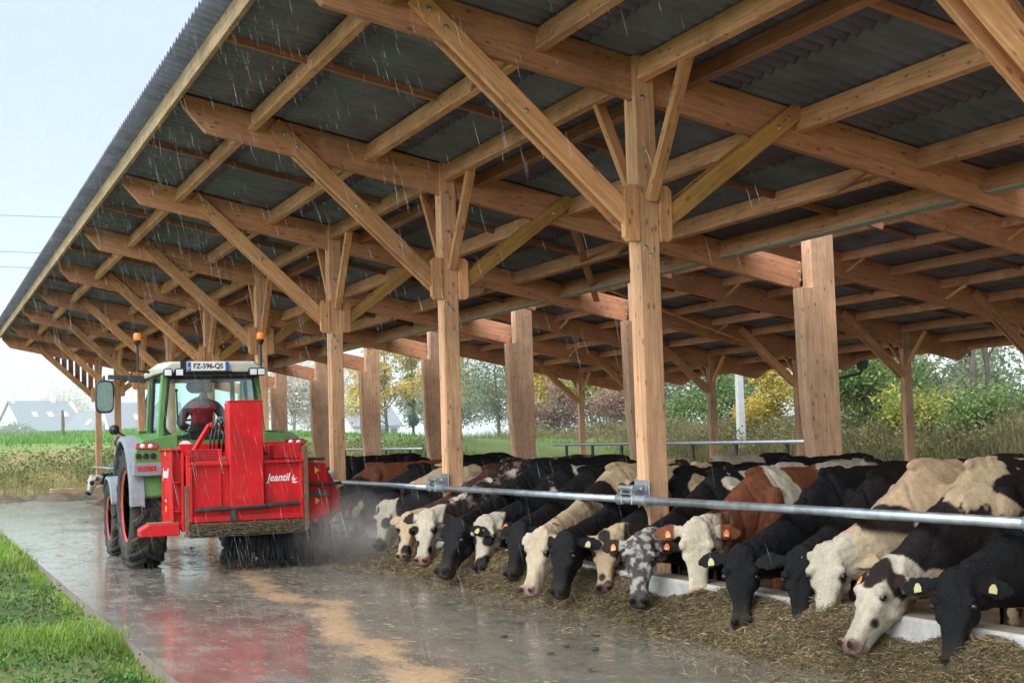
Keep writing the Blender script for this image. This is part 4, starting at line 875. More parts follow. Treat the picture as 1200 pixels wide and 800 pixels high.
# cab: floor tub, pillars, panes, roof
CY0, CY1 = AY - .30, AY + 1.22
mb = MB(); mb.prism([(TX - .60, 1.12), (TX + .60, 1.12), (TX + .63, 1.60), (TX + .40, 1.55), (TX - .40, 1.55), (TX - .63, 1.60)], 'Y', CY0, CY0 + .09); mb.box(TX - .6, TX + .6, CY0 + .1, CY1, 1.05, 1.14)
P_('cab_tub', mb, GREEN, bevel=.012)
def pill(p, q, w_, h_, m=GREEN, nm='cab_pillar'):
    mb = MB(); mb.bar(p, q, w_, h_, (0, 1, 0)); return P_(nm, mb, m, bevel=.015, seg=2)
for e in (-1, 1):
    pill((TX + e * .645, CY0 + .04, 1.50), (TX + e * .565, CY0 + .07, 2.37), .085, .10)
    pill((TX + e * .66, CY0 + .80, 1.12), (TX + e * .59, CY0 + .80, 2.36), .05, .07, BLACKP)
    pill((TX + e * .60, CY1 - .02, 1.12), (TX + e * .54, CY1 - .12, 2.36), .06, .08)
# black surround of the rear window with rounded lower corners
def rr_poly(x0, x1, z0, z1, r, top, n=6):
    p = []
    for cx_, cz, a0 in ((x1 - r, z0 + r, -90), (x0 + r, z0 + r, 180)):
        for k in range(n + 1):
            a = R(a0 + 90 * k / n) if a0 == -90 else R(180 + 90 * k / n)
            p.append((cx_ + r * math.cos(a), cz + r * math.sin(a)))
    right = p[:n + 1]; left = p[n + 1:]
    return left + right + [(x1 - top, z1), (x0 + top, z1)]
outer = rr_poly(TX - .605, TX + .605, 1.575, 2.36, .16, .07); inner = rr_poly(TX - .57, TX + .57, 1.61, 2.30, .14, .06)
mb = MB(); n_ = len(outer); vs = [(p[0], CY0 - .012, p[1]) for p in outer] + [(p[0], CY0 - .012, p[1]) for p in inner] + [(p[0], CY0 + .02, p[1]) for p in outer] + [(p[0], CY0 + .02, p[1]) for p in inner]
fs = []
for i in range(n_):
    j = (i + 1) % n_; fs += [(i, j, n_ + j, n_ + i), (2 * n_ + i, 3 * n_ + i, 3 * n_ + j, 2 * n_ + j), (i, 2 * n_ + i, 2 * n_ + j, j), (n_ + i, n_ + j, 3 * n_ + j, 3 * n_ + i)]
mb.add(vs, fs); P_('window_seal', mb, BLACKP)
mb = MB(); mb.add([(p[0], CY0 + .004, p[1]) for p in inner], [tuple(range(n_))]); P_('rear_window', mb, GLASS)
for e in (-1, 1):
    mb = MB(); mb.add([(TX + e * .652, CY0 + .12, 1.2), (TX + e * .652, CY0 + .76, 1.2), (TX + e * .585, CY0 + .76, 2.34), (TX + e * .575, CY0 + .12, 2.34)], [(0, 1, 2, 3)]); P_('side_window', mb, GLASS)
    mb = MB(); mb.add([(TX + e * .655, CY0 + .84, 1.18), (TX + e * .605, CY1 - .06, 1.18), (TX + e * .545, CY1 - .14, 2.34), (TX + e * .588, CY0 + .84, 2.34)], [(0, 1, 2, 3)]); P_('door_window', mb, GLASS)
mb = MB(); mb.add([(TX - .57, CY1 - .01, 1.3), (TX + .57, CY1 - .01, 1.3), (TX + .52, CY1 - .1, 2.34), (TX - .52, CY1 - .1, 2.34)], [(0, 1, 2, 3)]); P_('windscreen', mb, GLASS)
mb = MB(); mb.loft([[(TX + x, y, z) for x, z in ((-w_, 2.385), (-w_ - .01, zt - .07), (-w_ + .08, zt), (w_ - .08, zt), (w_ + .01, zt - .07), (w_, 2.385))] for y, w_, zt in ((CY0 - .10, .60, 2.50), (CY0 - .04, .62, 2.525), (CY0 + .7, .63, 2.545), (CY1 + .02, .60, 2.52), (CY1 + .12, .54, 2.48))])
rf = P_('cab_roof', mb, CREAM, bevel=.02, seg=2)
mb = MB(); mb.box(TX - .56, TX + .56, CY0 - .06, CY1, 2.325, 2.384); P_('roof_lining', mb, BLACKP, rf, bevel=.01)
# number plate
pm = facing_back(TX - .06, CY0 - .125, 2.46)
mb = MB(); mb.box(-.26, .26, -.056, .056, -.008, .004, pm); pl = P_('number_plate', mb, WHITE, bevel=.003)
mb = MB(); mb.box(-.257, -.215, -.053, .053, .0045, .0065, pm); mb.box(.215, .257, -.053, .053, .0045, .0065, pm); P_('plate_band', mb, BLUE, pl)
text_part('plate_text', 'FZ-596-QS', .088, 0, BLACKP, facing_back(TX - .06, CY0 - .1305, 2.46), pl, .0022, .0012, .93)
text_part('country_letter', 'F', .035, 0, WHITE, facing_back(TX - .06 - .236, CY0 - .1325, 2.435), pl, .001)
mb = MB(); mb.box(TX - .36, TX + .24, CY0 - .115, CY0 - .06, 2.375, 2.40); mb.box(TX - .40, TX - .33, CY0 - .12, CY0 - .07, 2.40, 2.53); P_('plate_holder', mb, BLACKP, bevel=.006)
# work lamps under the rear edge of the roof
for x in (-.56, -.42, .50, .60):
    mb = MB(); mb.box(TX + x - .055, TX + x + .055, CY0 - .17, CY0 - .09, 2.335, 2.435); lm = P_('work_lamp', mb, BLACKP, bevel=.015)
    mb = MB(); mb.box(TX + x - .042, TX + x + .042, CY0 - .178, CY0 - .1705, 2.345, 2.42); P_('lamp_lens', mb, LAMP, lm, bevel=.004)
# beacons on stalks
for e, yy in ((-1, CY0 + .45), (1, CY0 + .3)):
    x = TX + e * .70 - (.14 if e < 0 else 0)
    mb = MB(); mb.tube([(x + (.15 if e < 0 else -.1), yy, 2.42), (x, yy, 2.44), (x, yy, 2.78)], .017, 8); mb.lathe([(2.76, .02), (2.79, .042), (2.825, .046), (2.83, .02)], (x, yy, 0), 16, 'Z'); bc = P_('beacon', mb, BLACKP)
    mb = MB(); mb.lathe([(2.826, .044), (2.84, .047), (2.90, .046), (2.915, .036), (2.92, .001)], (x, yy, 0), 20, 'Z'); P_('beacon_lens', mb, BEACON, bc, smooth=True)
# mirrors
for e in (-1, 1):
    xo = TX + e * 1.12 if e < 0 else TX + .80
    mb = MB(); mb.bar((TX + e * .55, CY1 + .05, 2.40), (xo - e * .05, CY1 + .05, 2.42), .06, .06); mb.bar((TX + e * .58, CY1 + .05, 2.38), (TX + e * .80, CY1 + .05, 2.40), .09, .09); mb.tube([(xo, CY1 + .05, 2.44), (xo, CY1 + .05, 2.30)], .015, 8)
    ar = P_('mirror_arm', mb, DARKM, bevel=.008)
    mb = MB(); poly = [(xo + .12 * math.copysign(abs(math.cos(a)) ** .5, math.cos(a)), 2.16 + .22 * math.copysign(abs(math.sin(a)) ** .5, math.sin(a))) for a in [k * math.pi / 10 for k in range(20)]]
    mb.prism(poly, 'Y', CY1 - .02, CY1 + .07); mh = P_('mirror_head', mb, BLACKP, ar, bevel=.012)
    mb = MB(); poly = [(xo + (p[0] - xo) * .86, 2.16 + (p[1] - 2.16) * .88) for p in poly]; mb.prism(poly, 'Y', CY1 - .026, CY1 - .0205); P_('mirror_glass', mb, MIRR, mh)
# lamps and grab rail ahead of the left mudguard
mb = MB(); mb.tube([(TX - .72, CY1 - .25, 1.2), (TX - .74, CY1 - .25, 1.62), (TX - .70, CY1 - .1, 1.68), (TX - .45, CY1 - .05, 1.68)], .02, 8); P_('grab_rail', mb, GREEN, smooth=True)
for x, z, r in ((-1.0, 1.72, .07), (-.92, 1.55, .085), (-.72, 1.54, .075)):
    mb = MB(); mb.ball((TX + x, CY1 + .02, z), (r, .08, r), 14, 8); mb.tube([(TX + x, CY1 + .02, z), (TX - .66, CY1, 1.5)], .016, 6); P_('front_lamp', mb, BLACKP, smooth=True)
# cab fittings
mb = MB(); mb.box(TX - .24, TX + .22, CY0 + .42, CY0 + .86, 1.22, 1.50); mb.box(TX - .23, TX + .21, CY0 + .40, CY0 + .47, 1.46, 1.66); P_('driver_seat', mb, BLACKP, bevel=.05, seg=3)
mb = MB(); mb.box(TX + .30, TX + .55, CY0 + .3, CY1 - .3, 1.14, 1.62); mb.box(TX - .3, TX + .3, CY1 - .22, CY1 - .04, 1.14, 1.62); mb.tube([(TX - .02, CY1 - .2, 1.3), (TX - .02, CY1 - .32, 1.72)], .035, 8); P_('console', mb, BLACKP, bevel=.03)
mb = MB(); c0 = Vector((TX - .02, CY1 - .33, 1.74)); tl = Vector((0, -.45, .89)).normalized(); ax_ = Vector((1, 0, 0)); ay_ = tl.cross(ax_)
mb.tube([c0 + (ax_ * math.cos(k * math.pi / 12) + ay_ * math.sin(k * math.pi / 12)) * .19 for k in range(25)], .014, 8, False); mb.bar(c0 - ax_ * .19, c0 + ax_ * .19, .03, .012); P_('steering_wheel', mb, BLACKP)
mb = MB(); mb.ball((TX - .16, CY0 + .22, 2.22), (.12, .05, .09), 14, 8); P_('cab_fan', mb, BLACKP, smooth=True)
mb = MB(); mb.tube([(TX - .43, CY0 - .03, 1.8), (TX - .44, CY0 - .03, 2.16)], .011, 6); mb.ball((TX - .44, CY0 - .03, 2.17), .02, 8, 6); P_('rear_wiper', mb, BLACKP)

# ------------------------------------------------------------------ driver
def driver():
    bx, by, bz = TX - .03, CY0 + .50, 1.56
    J = [((0, 0, 0), .165), ((.0, -.01, .15), .16), ((.0, -.02, .32), .17), ((.0, -.01, .44), .12), ((.02, .01, .54), .058), ((.03, .03, .60), .06),       # 0-5 pelvis..neck
         ((-.17, -.01, .42), .075), ((-.28, .05, .22), .06), ((-.17, .27, .16), .045), ((-.15, .33, .18), .032),   # left arm 6-9
         ((.19, .0, .42), .075), ((.32, .06, .21), .06), ((.36, .27, .12), .045), ((.36, .33, .13), .032),          # right arm 10-13
         ((-.11, .05, -.03), .11), ((-.13, .42, .02), .085), ((-.13, .46, -.36), .06), ((-.13, .57, -.40), .045),
         ((.11, .05, -.03), .11), ((.14, .42, .02), .085), ((.14, .46, -.36), .06), ((.14, .57, -.40), .045)]
    Eg = [(0, 1), (1, 2), (2, 3), (3, 4), (4, 5), (3, 6), (6, 7), (7, 8), (8, 9), (3, 10), (10, 11), (11, 12), (12, 13), (0, 14), (14, 15), (15, 16), (16, 17), (0, 18), (18, 19), (19, 20), (20, 21)]
    for hb, sx in ((9, -1), (13, 1)):
        c, _ = J[hb]
        for k, (dx, ln) in enumerate(((-.03, .065), (-.01, .075), (.01, .08), (.03, .062))):
            a = len(J); J.append(((c[0] + dx, c[1] + .045, c[2] + .012), .010)); J.append(((c[0] + dx * 1.1, c[1] + .045 + ln * .55, c[2] + .005), .009)); J.append(((c[0] + dx * 1.1, c[1] + .045 + ln * .8, c[2] - .028), .008))
            Eg.extend([(hb, a), (a, a + 1), (a + 1, a + 2)])
        a = len(J); J.append(((c[0] - sx * .04, c[1] + .01, c[2] + .015), .011)); J.append(((c[0] - sx * .055, c[1] + .05, c[2] + .0), .010)); Eg.extend([(hb, a), (a, a + 1)])
    me = bpy.data.meshes.new('p'); me.from_pydata([(bx + j[0][0], by + j[0][1], bz + j[0][2]) for j in J], Eg, [])
    o = bpy.data.objects.new('p', me); COL.objects.link(o); sk = o.modifiers.new('s', 'SKIN'); sk.use_smooth_shade = True
    for i, j in enumerate(J): me.skin_vertices[0].data[i].radius = (j[1], j[1] * (.72 if i in (0, 1, 2, 3) else 1)); 
    me.skin_vertices[0].data[0].use_root = True
    sb = o.modifiers.new('b', 'SUBSURF'); sb.levels = 2
    dg = bpy.context.evaluated_depsgraph_get(); out = bpy.data.meshes.new_from_object(o.evaluated_get(dg), depsgraph=dg); bpy.data.objects.remove(o)
    m, nt, N, L, b = new_mat('work_clothes'); at = N.new('ShaderNodeAttribute'); at.attribute_name = 'coat'; n = noise(N, L, 25, 4, objco(N)); r = ramp(N, [(.3, .7), (.7, 1.2)]); L.new(n.outputs[0], r.inputs[0]); L.new(mixc(N, L, 1., at.outputs['Color'], r.outputs[0], 'MULTIPLY'), b.inputs['Base Color']); b.inputs['Roughness'].default_value = .85
    out.materials.clear(); out.materials.append(m)
    V = np.array([v.co[:] for v in out.vertices]) - np.array((bx, by, bz)); col = np.tile(np.array((.022, .024, .028)), (len(V), 1))
    red = (V[:, 2] > .20) & (V[:, 2] < .47) & (np.abs(V[:, 0]) < .17); col[red] = (.42, .02, .03)
    hand = (V[:, 1] > .325) & (V[:, 2] > .05); col[hand] = (.42, .24, .17); col[V[:, 2] > .53] = (.38, .21, .15)
    a = out.color_attributes.new('coat', 'FLOAT_COLOR', 'POINT'); a.data.foreach_set('color', np.concatenate([col, np.ones((len(V), 1))], 1).ravel())
    out.name = 'person'; p = link('person', out); tag(p, 'driver in dark jacket with red back panel and dark cap, seated in the tractor cab', 'person')
    hc = Vector((bx + .04, by + .04, bz + .70)); T = Matrix.Translation(hc) @ Matrix.Rotation(R(-62), 4, 'Z')      # head turned to the right
    mb = MB(); mb.ball((0, 0, 0), (.076, .096, .115), 18, 14); mb.ball((0, .075, -.075), (.045, .035, .04), 10, 8); mb.ball((0, .103, -.012), (.014, .022, .028), 8, 6)
    for e in (-1, 1): mb.ball((e * .078, -.005, -.005), (.012, .022, .034), 8, 6)
    mb.ball((0, .09, -.052), (.026, .012, .008), 8, 5)
    mb.v = [tuple(T @ Vector(v)) for v in mb.v]; hd = link('head', mb.mesh('head', simple('skin', (.42, .24, .17), .5, 0, .12, 20), smooth=True), p)
    mb = MB()
    for e in (-1, 1): mb.ball((e * .03, .088, .012), (.013, .009, .008), 8, 6)
    mb.v = [tuple(T @ Vector(v)) for v in mb.v]; link('eyes', mb.mesh('eyes', EYE, smooth=True), hd)
    mb = MB(); mb.lathe([(.015, .094), (.05, .096), (.09, .085), (.122, .055), (.132, .002)], (0, -.005, 0), 20, 'Z'); mb.box(-.06, .06, .06, .17, .03, .042); mb.ball((0, -.05, -.03), (.08, .05, .07), 12, 8)
    mb.v = [tuple(T @ Vector(v)) for v in mb.v]; link('cap', mb.mesh('cap', simple('dark_cap', (.03, .028, .03), .8, 0, .2, 20), smooth=True), p)
driver()

# ------------------------------------------------------------------ straw machine on the back of the tractor
fd = empty('straw_spreader', (TX, 17.3, .45), 'bright red straw spreading box carried on the back of the tractor', 'machine')
def Q(name, mb, m, parent=None, **k): return link(name, mb.mesh(name, m, **k), parent or fd)
FB = 16.80; XL, XR = -2.885, -1.50
mb = MB()                                    # open box: floor, sides, front
mb.box(XL, XR, FB + .03, 17.72, .50, .56); mb.box(XL, XL + .05, FB + .02, 17.75, .5, 1.36); mb.box(XR - .05, XR, FB + .02, 17.75, .5, 1.36); mb.box(XL + .06, XR - .06, 17.66, 17.75, .5, 1.50)
Q('box_body', mb, RED, bevel=.008)
dr_ = MB(); dr_.box(XL + .06, XR - .06, FB + .035, FB + .06, .60, 1.24); door = Q('rear_door', dr_, RED)
mb = MB(); mb.box(XL + .02, XR - .02, FB - .03, FB + .04, 1.245, 1.285); mb.box(XL + .02, XL + .06, FB - .02, FB + .04, .60, 1.243); mb.box(XR - .075, XR - .035, FB - .02, FB + .04, .60, 1.243); mb.box(XL + .06, XR - .08, FB - .01, FB + .034, .598, .67); Q('door_frame', mb, RED, door, bevel=.006)
mb = MB(); mb.tube([(XL + .08, FB - .03, .735), (XR - .10, FB - .03, .775)], .03, 10); mb.box(-2.40, -2.34, FB - .05, FB - .02, .60, .75); Q('door_bar', mb, DARKM, door)
for x in (-2.5, -1.98):
    mb = MB(); mb.box(x - .012, x + .012, FB + .012, FB + .034, .68, 1.24); Q('door_rib', mb, RED, door, bevel=.004)
# tall chute panel
mb = MB(); mb.box(-2.40, -2.01, FB - .055, FB - .012, .74, 1.965); mb.box(-2.40, -2.37, FB - .01, FB + .22, 1.29, 1.96); mb.box(-2.04, -2.01, FB - .01, FB + .22, 1.29, 1.96); mb.box(-2.40, -2.01, FB - .057, FB + .2, 1.967, 1.982); Q('chute_panel', mb, RED, bevel=.006)
# side posts and dirty edge strips
mb = MB(); mb.box(XL - .02, XL + .018, FB - .02, FB + .05, .44, 1.02); mb.box(XR - .03, XR + .022, FB - .03, FB + .05, .46, 1.44); Q('edge_strip', mb, simple('muddy_strip', (.16, .09, .05), .8, 0, .4, 14, .4))
# upper left: perforated guard and its holes
mb = MB(); mb.box(XL + .02, -2.46, FB + .10, FB + .13, 1.29, 1.43); pg = Q('guard_plate', mb, RED, bevel=.004)
mb = MB()
for i in range(9):
    for j in range(4): mb.lathe([(0, .011), (-.002, .011)], (XL + .06 + i * .037 + (j % 2) * .018, FB + .0985, 1.315 + j * .03), 8, 'Y')
Q('guard_hole', mb, BLACKP, pg)
# left housing with stacked flanges, logo and step
mb = MB(); mb.box(-3.03, -2.90, FB + .20, 17.72, .52, 1.42); lh = Q('side_housing', mb, RED, bevel=.012)
mb = MB(); mb.box(-3.04, -3.015, FB + .12, FB + .198, .50, 1.42); mb.box(-2.93, -2.905, FB + .06, FB + .198, .50, 1.40); mb.box(-3.045, -2.905, FB + .1, 17.73, 1.423, 1.45)
for z in (.72, 1.05): mb.box(-3.013, -2.932, FB + .13, FB + .198, z, z + .02)
Q('housing_flange', mb, RED, lh, bevel=.005)
mb = MB(); mb.prism([(-3.40, .46), (-2.96, .46), (-2.96, .60), (-3.30, .60), (-3.40, .54)], 'Y', FB + .06, FB + .34); st_ = Q('side_step', mb, RED, bevel=.01)
mb = MB(); mb.box(-3.30, -2.97, FB + .08, FB + .32, .602, .612); Q('step_dirt', mb, simple('step_mud', (.2, .15, .09), .9, 0, .4, 20, .6), st_)
for z, m_, w_, h_ in ((.83, WHITE, .035, .03), (.72, YELL, .04, .06), (1.37, YELL, .03, .08)):
    mb = MB(); mb.box(-3.0335, -3.0315, FB + .58 - w_, FB + .58 + w_, z, z + h_); Q('warning_sticker', mb, m_, lh)
ML = Matrix(((0, 0, -1, 0), (-1, 0, 0, 0), (0, 1, 0, 0), (0, 0, 0, 1))); ML.translation = (-3.0325, FB + .58, 1.16)
text_part('side_logo', 'Jeantil', .16, .25, WHITE, ML, lh, .003, .001, 1.0)
# rear logo with its swoosh of three leaves
text_part('rear_logo', 'Jeantil', .125, .28, WHITE, facing_back(-1.822, FB + .0335, 1.075), door, .0022, .0012, .86)
mb = MB()
for k in range(3):
    b0 = Vector((-1.665, FB + .032, 1.035 - k * .012)); a = R(62 - k * 28); d_ = Vector((math.cos(a), 0, math.sin(a))); n2 = Vector((-math.sin(a), 0, math.cos(a)))
    mb.add([b0, b0 + d_ * .04 + n2 * .011, b0 + d_ * .08, b0 + d_ * .04 - n2 * .011], [(0, 1, 2, 3)])
Q('logo_leaf', mb, WHITE, door)
# right-hand upper corner, feed rotor hood and delivery panels
mb = MB(); mb.prism([(-1.86, 1.29), (-1.52, 1.29), (-1.52, 1.48), (-1.86, 1.46)], 'Y', FB + .10, FB + .8); mb.prism([(-2.0, 1.29), (-1.86, 1.29), (-1.88, 1.44), (-2.0, 1.50)], 'Y', FB + .45, FB + .8); Q('rotor_hood', mb, RED, bevel=.01)
mb = MB(); mb.add([(-1.475, FB + .10, 1.26), (-1.20, FB + .22, 1.22), (-1.16, FB + .22, .92), (-1.17, FB + .22, .62), (-1.475, FB + .10, .54), (-1.475, FB + .14, 1.26), (-1.20, FB + .26, 1.22), (-1.16, FB + .26, .92), (-1.17, FB + .26, .62), (-1.475, FB + .14, .54)], [(0, 1, 2, 3, 4), (9, 8, 7, 6, 5), (0, 5, 6, 1), (1, 6, 7, 2), (2, 7, 8, 3), (3, 8, 9, 4), (4, 9, 5, 0)]); dp = Q('delivery_panel', mb, RED, bevel=.006)
mb = MB(); mb.add([(-1.19, FB + .30, 1.20), (-1.02, FB + .42, .95), (-.96, FB + .46, .66), (-1.10, FB + .36, .60), (-1.19, FB + .34, 1.20), (-1.02, FB + .46, .95), (-.96, FB + .50, .66), (-1.10, FB + .40, .60)], [(0, 1, 2, 3), (7, 6, 5, 4), (0, 4, 5, 1), (1, 5, 6, 2), (2, 6, 7, 3), (3, 7, 4, 0)]); Q('delivery_flap', mb, RED, dp, bevel=.005)
mb = MB(); mb.tube([(-1.50, FB + .06, .98), (-1.16, FB + .18, .97), (-1.0, FB + .3, .98)], .02, 8); mb.box(-1.44, -1.2, FB + .10, FB + .13, .84, .90); Q('linkage_bar', mb, DARKM, dp)
for z in (1.10, .74):
    mb = MB(); mb.add([(-1.36, FB + .13, z), (-1.29, FB + .16, z + .045), (-1.36, FB + .13, z + .085)], [(0, 1, 2)]); Q('warning_sticker', mb, YELL, dp)
mb = MB(); mb.box(-1.50, -1.18, FB + .3, FB + .9, 1.255, 1.29); Q('panel_top', mb, DARKM, bevel=.01)
# hitch mast, hoses, struts seen between the guard and the chute
mb = MB(); mb.bar((-2.72, FB + .5, 1.40), (-2.50, FB + .62, 1.72), .05, .05); mb.bar((-2.52, FB + .6, 1.35), (-2.52, FB + .6, 1.76), .10, .06); mb.bar((-2.50, FB + .6, 1.72), (-2.1, FB + .7, 1.60), .06, .06); mb.prism([(-2.34, 1.30), (-2.16, 1.30), (-2.12, 1.68), (-2.24, 1.72)], 'Y', FB + .5, FB + .62); Q('hitch_mast', mb, RED, bevel=.006)
mb = MB()
for k in range(5):
    x = -2.56 + .05 * k; mb.tube([(x, FB + .35, 1.32), (x + .01, FB + .32, 1.55 + .04 * (k % 3)), (x + .07, FB + .4, 1.74 + .03 * (k % 2)), (x + .15, FB + .5, 1.66), (x + .17, FB + .6, 1.4)], .012, 8)
Q('hydraulic_hose', mb, BLACKP, smooth=True)
mb = MB(); mb.tube([(-2.50, FB + .38, 1.66), (-2.46, FB + .36, 1.79), (-2.40, FB + .36, 1.80), (-2.36, FB + .4, 1.68)], .011, 8); Q('pale_hose', mb, GREYP, smooth=True)
# straw packed along the lower lip, falling straw in black beneath
mb = MB(); xs = np.linspace(XL + .04, XR - .04, 60)
st_m = simple('packed_straw', (.13, .095, .053), .9, 0, .5, 40, .8)
for i in range(900):
    x = random.uniform(XL + .03, XR - .03); z = random.uniform(.44, .585); a = random.uniform(-.5, .5); ln = random.uniform(.02, .06)
    y = FB + random.uniform(-.03, .02); mb.bar((x, y, z), (x + ln * math.cos(a), y + random.uniform(-.03, .02), z + ln * math.sin(a)), .006, .006)
mb.box(XL + .03, XR - .03, FB + .0, FB + .03, .45, .59)
Q('packed_straw', mb, st_m)
mb = MB(); mb.box(XL + .02, XR - .02, FB - .03, FB + .35, .425, .445); Q('bottom_lip', mb, DARKM, bevel=.006)
mb = MB()
for k in range(420):
    x = random.uniform(-2.35, -1.15); y = FB + random.uniform(.2, .8); zb = random.uniform(.02, .34) ** 1.0; wv = random.uniform(.004, .016); dx = random.gauss(0, .03)
    mb.add([(x, y, .5), (x + wv, y + .01, .5), (x + wv + dx, y - .02, zb), (x + dx, y - .02, zb)], [(0, 1, 2, 3)])
Q('shaded_straw_fall', mb, BLACKP)  # black strands put shade into the falling straw under the box
# load of straw lying in the open box
mb = MB(); mb.ball((-2.2, FB + .45, 1.2), (.6, .38, .16), 20, 8); Q('straw_load', mb, st_m)

# dust of blown straw around the delivery side: a real little cloud of scattering particles
mb = MB(); mb.ball((-.95, FB + .35, .48), (.95, 1.25, .62), 24, 14)
m = bpy.data.materials.new('straw_dust'); m.use_nodes = True; N = m.node_tree.nodes; L = m.node_tree.links; N.remove(N['Principled BSDF'])
vol = N.new('ShaderNodeVolumeScatter'); vol.inputs['Color'].default_value = (.80, .76, .72, 1); vol.inputs['Anisotropy'].default_value = .1
cx = objco(N); mp = N.new('ShaderNodeMapping'); mp.vector_type = 'TEXTURE'; mp.inputs['Location'].default_value = (-.95, FB + .35, .40); mp.inputs['Scale'].default_value = (.95, 1.25, .62); L.new(cx, mp.inputs[0])
ln_ = N.new('ShaderNodeVectorMath'); ln_.operation = 'LENGTH'; L.new(mp.outputs[0], ln_.inputs[0])
fo = N.new('ShaderNodeMapRange'); fo.interpolation_type = 'SMOOTHSTEP'; fo.inputs[1].default_value = 1.0; fo.inputs[2].default_value = .1; L.new(ln_.outputs['Value'], fo.inputs[0])
nn = noise(N, L, 2.6, 4, cx); nr = ramp(N, [(.32, .12), (.68, 1)]); L.new(nn.outputs[0], nr.inputs[0])
L.new(math_(N, L, 'MULTIPLY', math_(N, L, 'MULTIPLY', fo.outputs[0], nr.outputs[0]), 1.5), vol.inputs['Density'])
L.new(vol.outputs[0], N['Material Output'].inputs['Volume'])
tag(link('straw_dust_cloud', mb.mesh('straw_dust_cloud', m, smooth=True)), 'drifting grey straw dust beside the delivery side of the red machine', 'dust', kind='stuff')
# ------------------------------------------------------------------ vegetation
def leaves(mb_cols, centres, n, spread, size, rng, flat=0.0):
    """n leaf quads around cluster centres"""
    k = rng.integers(0, len(centres), n); c = centres[k] + rng.normal(0, 1, (n, 3)) * spread
    a = rng.normal(0, 1, (n, 3)); a /= np.linalg.norm(a, axis=1)[:, None]; b = rng.normal(0, 1, (n, 3)); b -= a * (a * b).sum(1)[:, None]; b /= np.linalg.norm(b, axis=1)[:, None]
    s = size * (.6 + .8 * rng.random(n))[:, None]
    return np.stack([c - a * s * .55, c + b * s * .32, c + a * s * .55, c - b * s * .32], 1).reshape(-1, 3)
def quads_mesh(name, V, m):
    n = len(V) // 4; me = bpy.data.meshes.new(name); me.vertices.add(len(V)); me.vertices.foreach_set('co', V.ravel()); me.loops.add(len(V)); me.loops.foreach_set('vertex_index', np.arange(len(V))); me.polygons.add(n)
    me.polygons.foreach_set('loop_start', np.arange(n) * 4); me.polygons.foreach_set('loop_total', np.full(n, 4)); me.materials.append(m); me.update(); me.validate(); return me
BARK = simple('tree_bark', (.13, .10, .075), .9, 0, .35, 3, .5)
BARKP = simple('pale_bark', (.30, .26, .22), .9, 0, .3, 3, .4)
LM = {
 'yellow': strand_mat('yellow_leaves', [(0.420, 0.308, 0.042), (0.644, 0.476, 0.070), (0.770, 0.560, 0.084), (0.336, 0.336, 0.070), (0.532, 0.308, 0.056)], .7, 0, .35),
 'yelgreen': strand_mat('yellow_green_leaves', [(0.140, 0.210, 0.042), (0.280, 0.336, 0.070), (0.476, 0.434, 0.084), (0.196, 0.252, 0.056), (0.588, 0.476, 0.098)], .7, 0, .35),
 'green': strand_mat('green_leaves', [(0.070, 0.140, 0.042), (0.126, 0.224, 0.063), (0.196, 0.294, 0.084), (0.252, 0.308, 0.098), (0.084, 0.119, 0.042)], .7, 0, .3),
 'dull': strand_mat('dull_green_leaves', [(0.140, 0.196, 0.098), (0.224, 0.266, 0.140), (0.280, 0.308, 0.168), (0.182, 0.210, 0.126)], .8, 0, .3),
 'purple': strand_mat('russet_leaves', [(0.280, 0.168, 0.126), (0.392, 0.238, 0.168), (0.336, 0.252, 0.168), (0.224, 0.140, 0.112)], .8, 0, .3),
 'pale': strand_mat('hazy_autumn_leaves', [(0.588, 0.504, 0.406), (0.700, 0.602, 0.490), (0.504, 0.462, 0.392), (0.644, 0.532, 0.420)], .9, 0, .3),  # autumn colour paled to put distance haze into the leaves
 'ivy': strand_mat('ivy_leaves', [(0.042, 0.140, 0.070), (0.070, 0.210, 0.105), (0.098, 0.252, 0.126)], .5, 0, .2)}
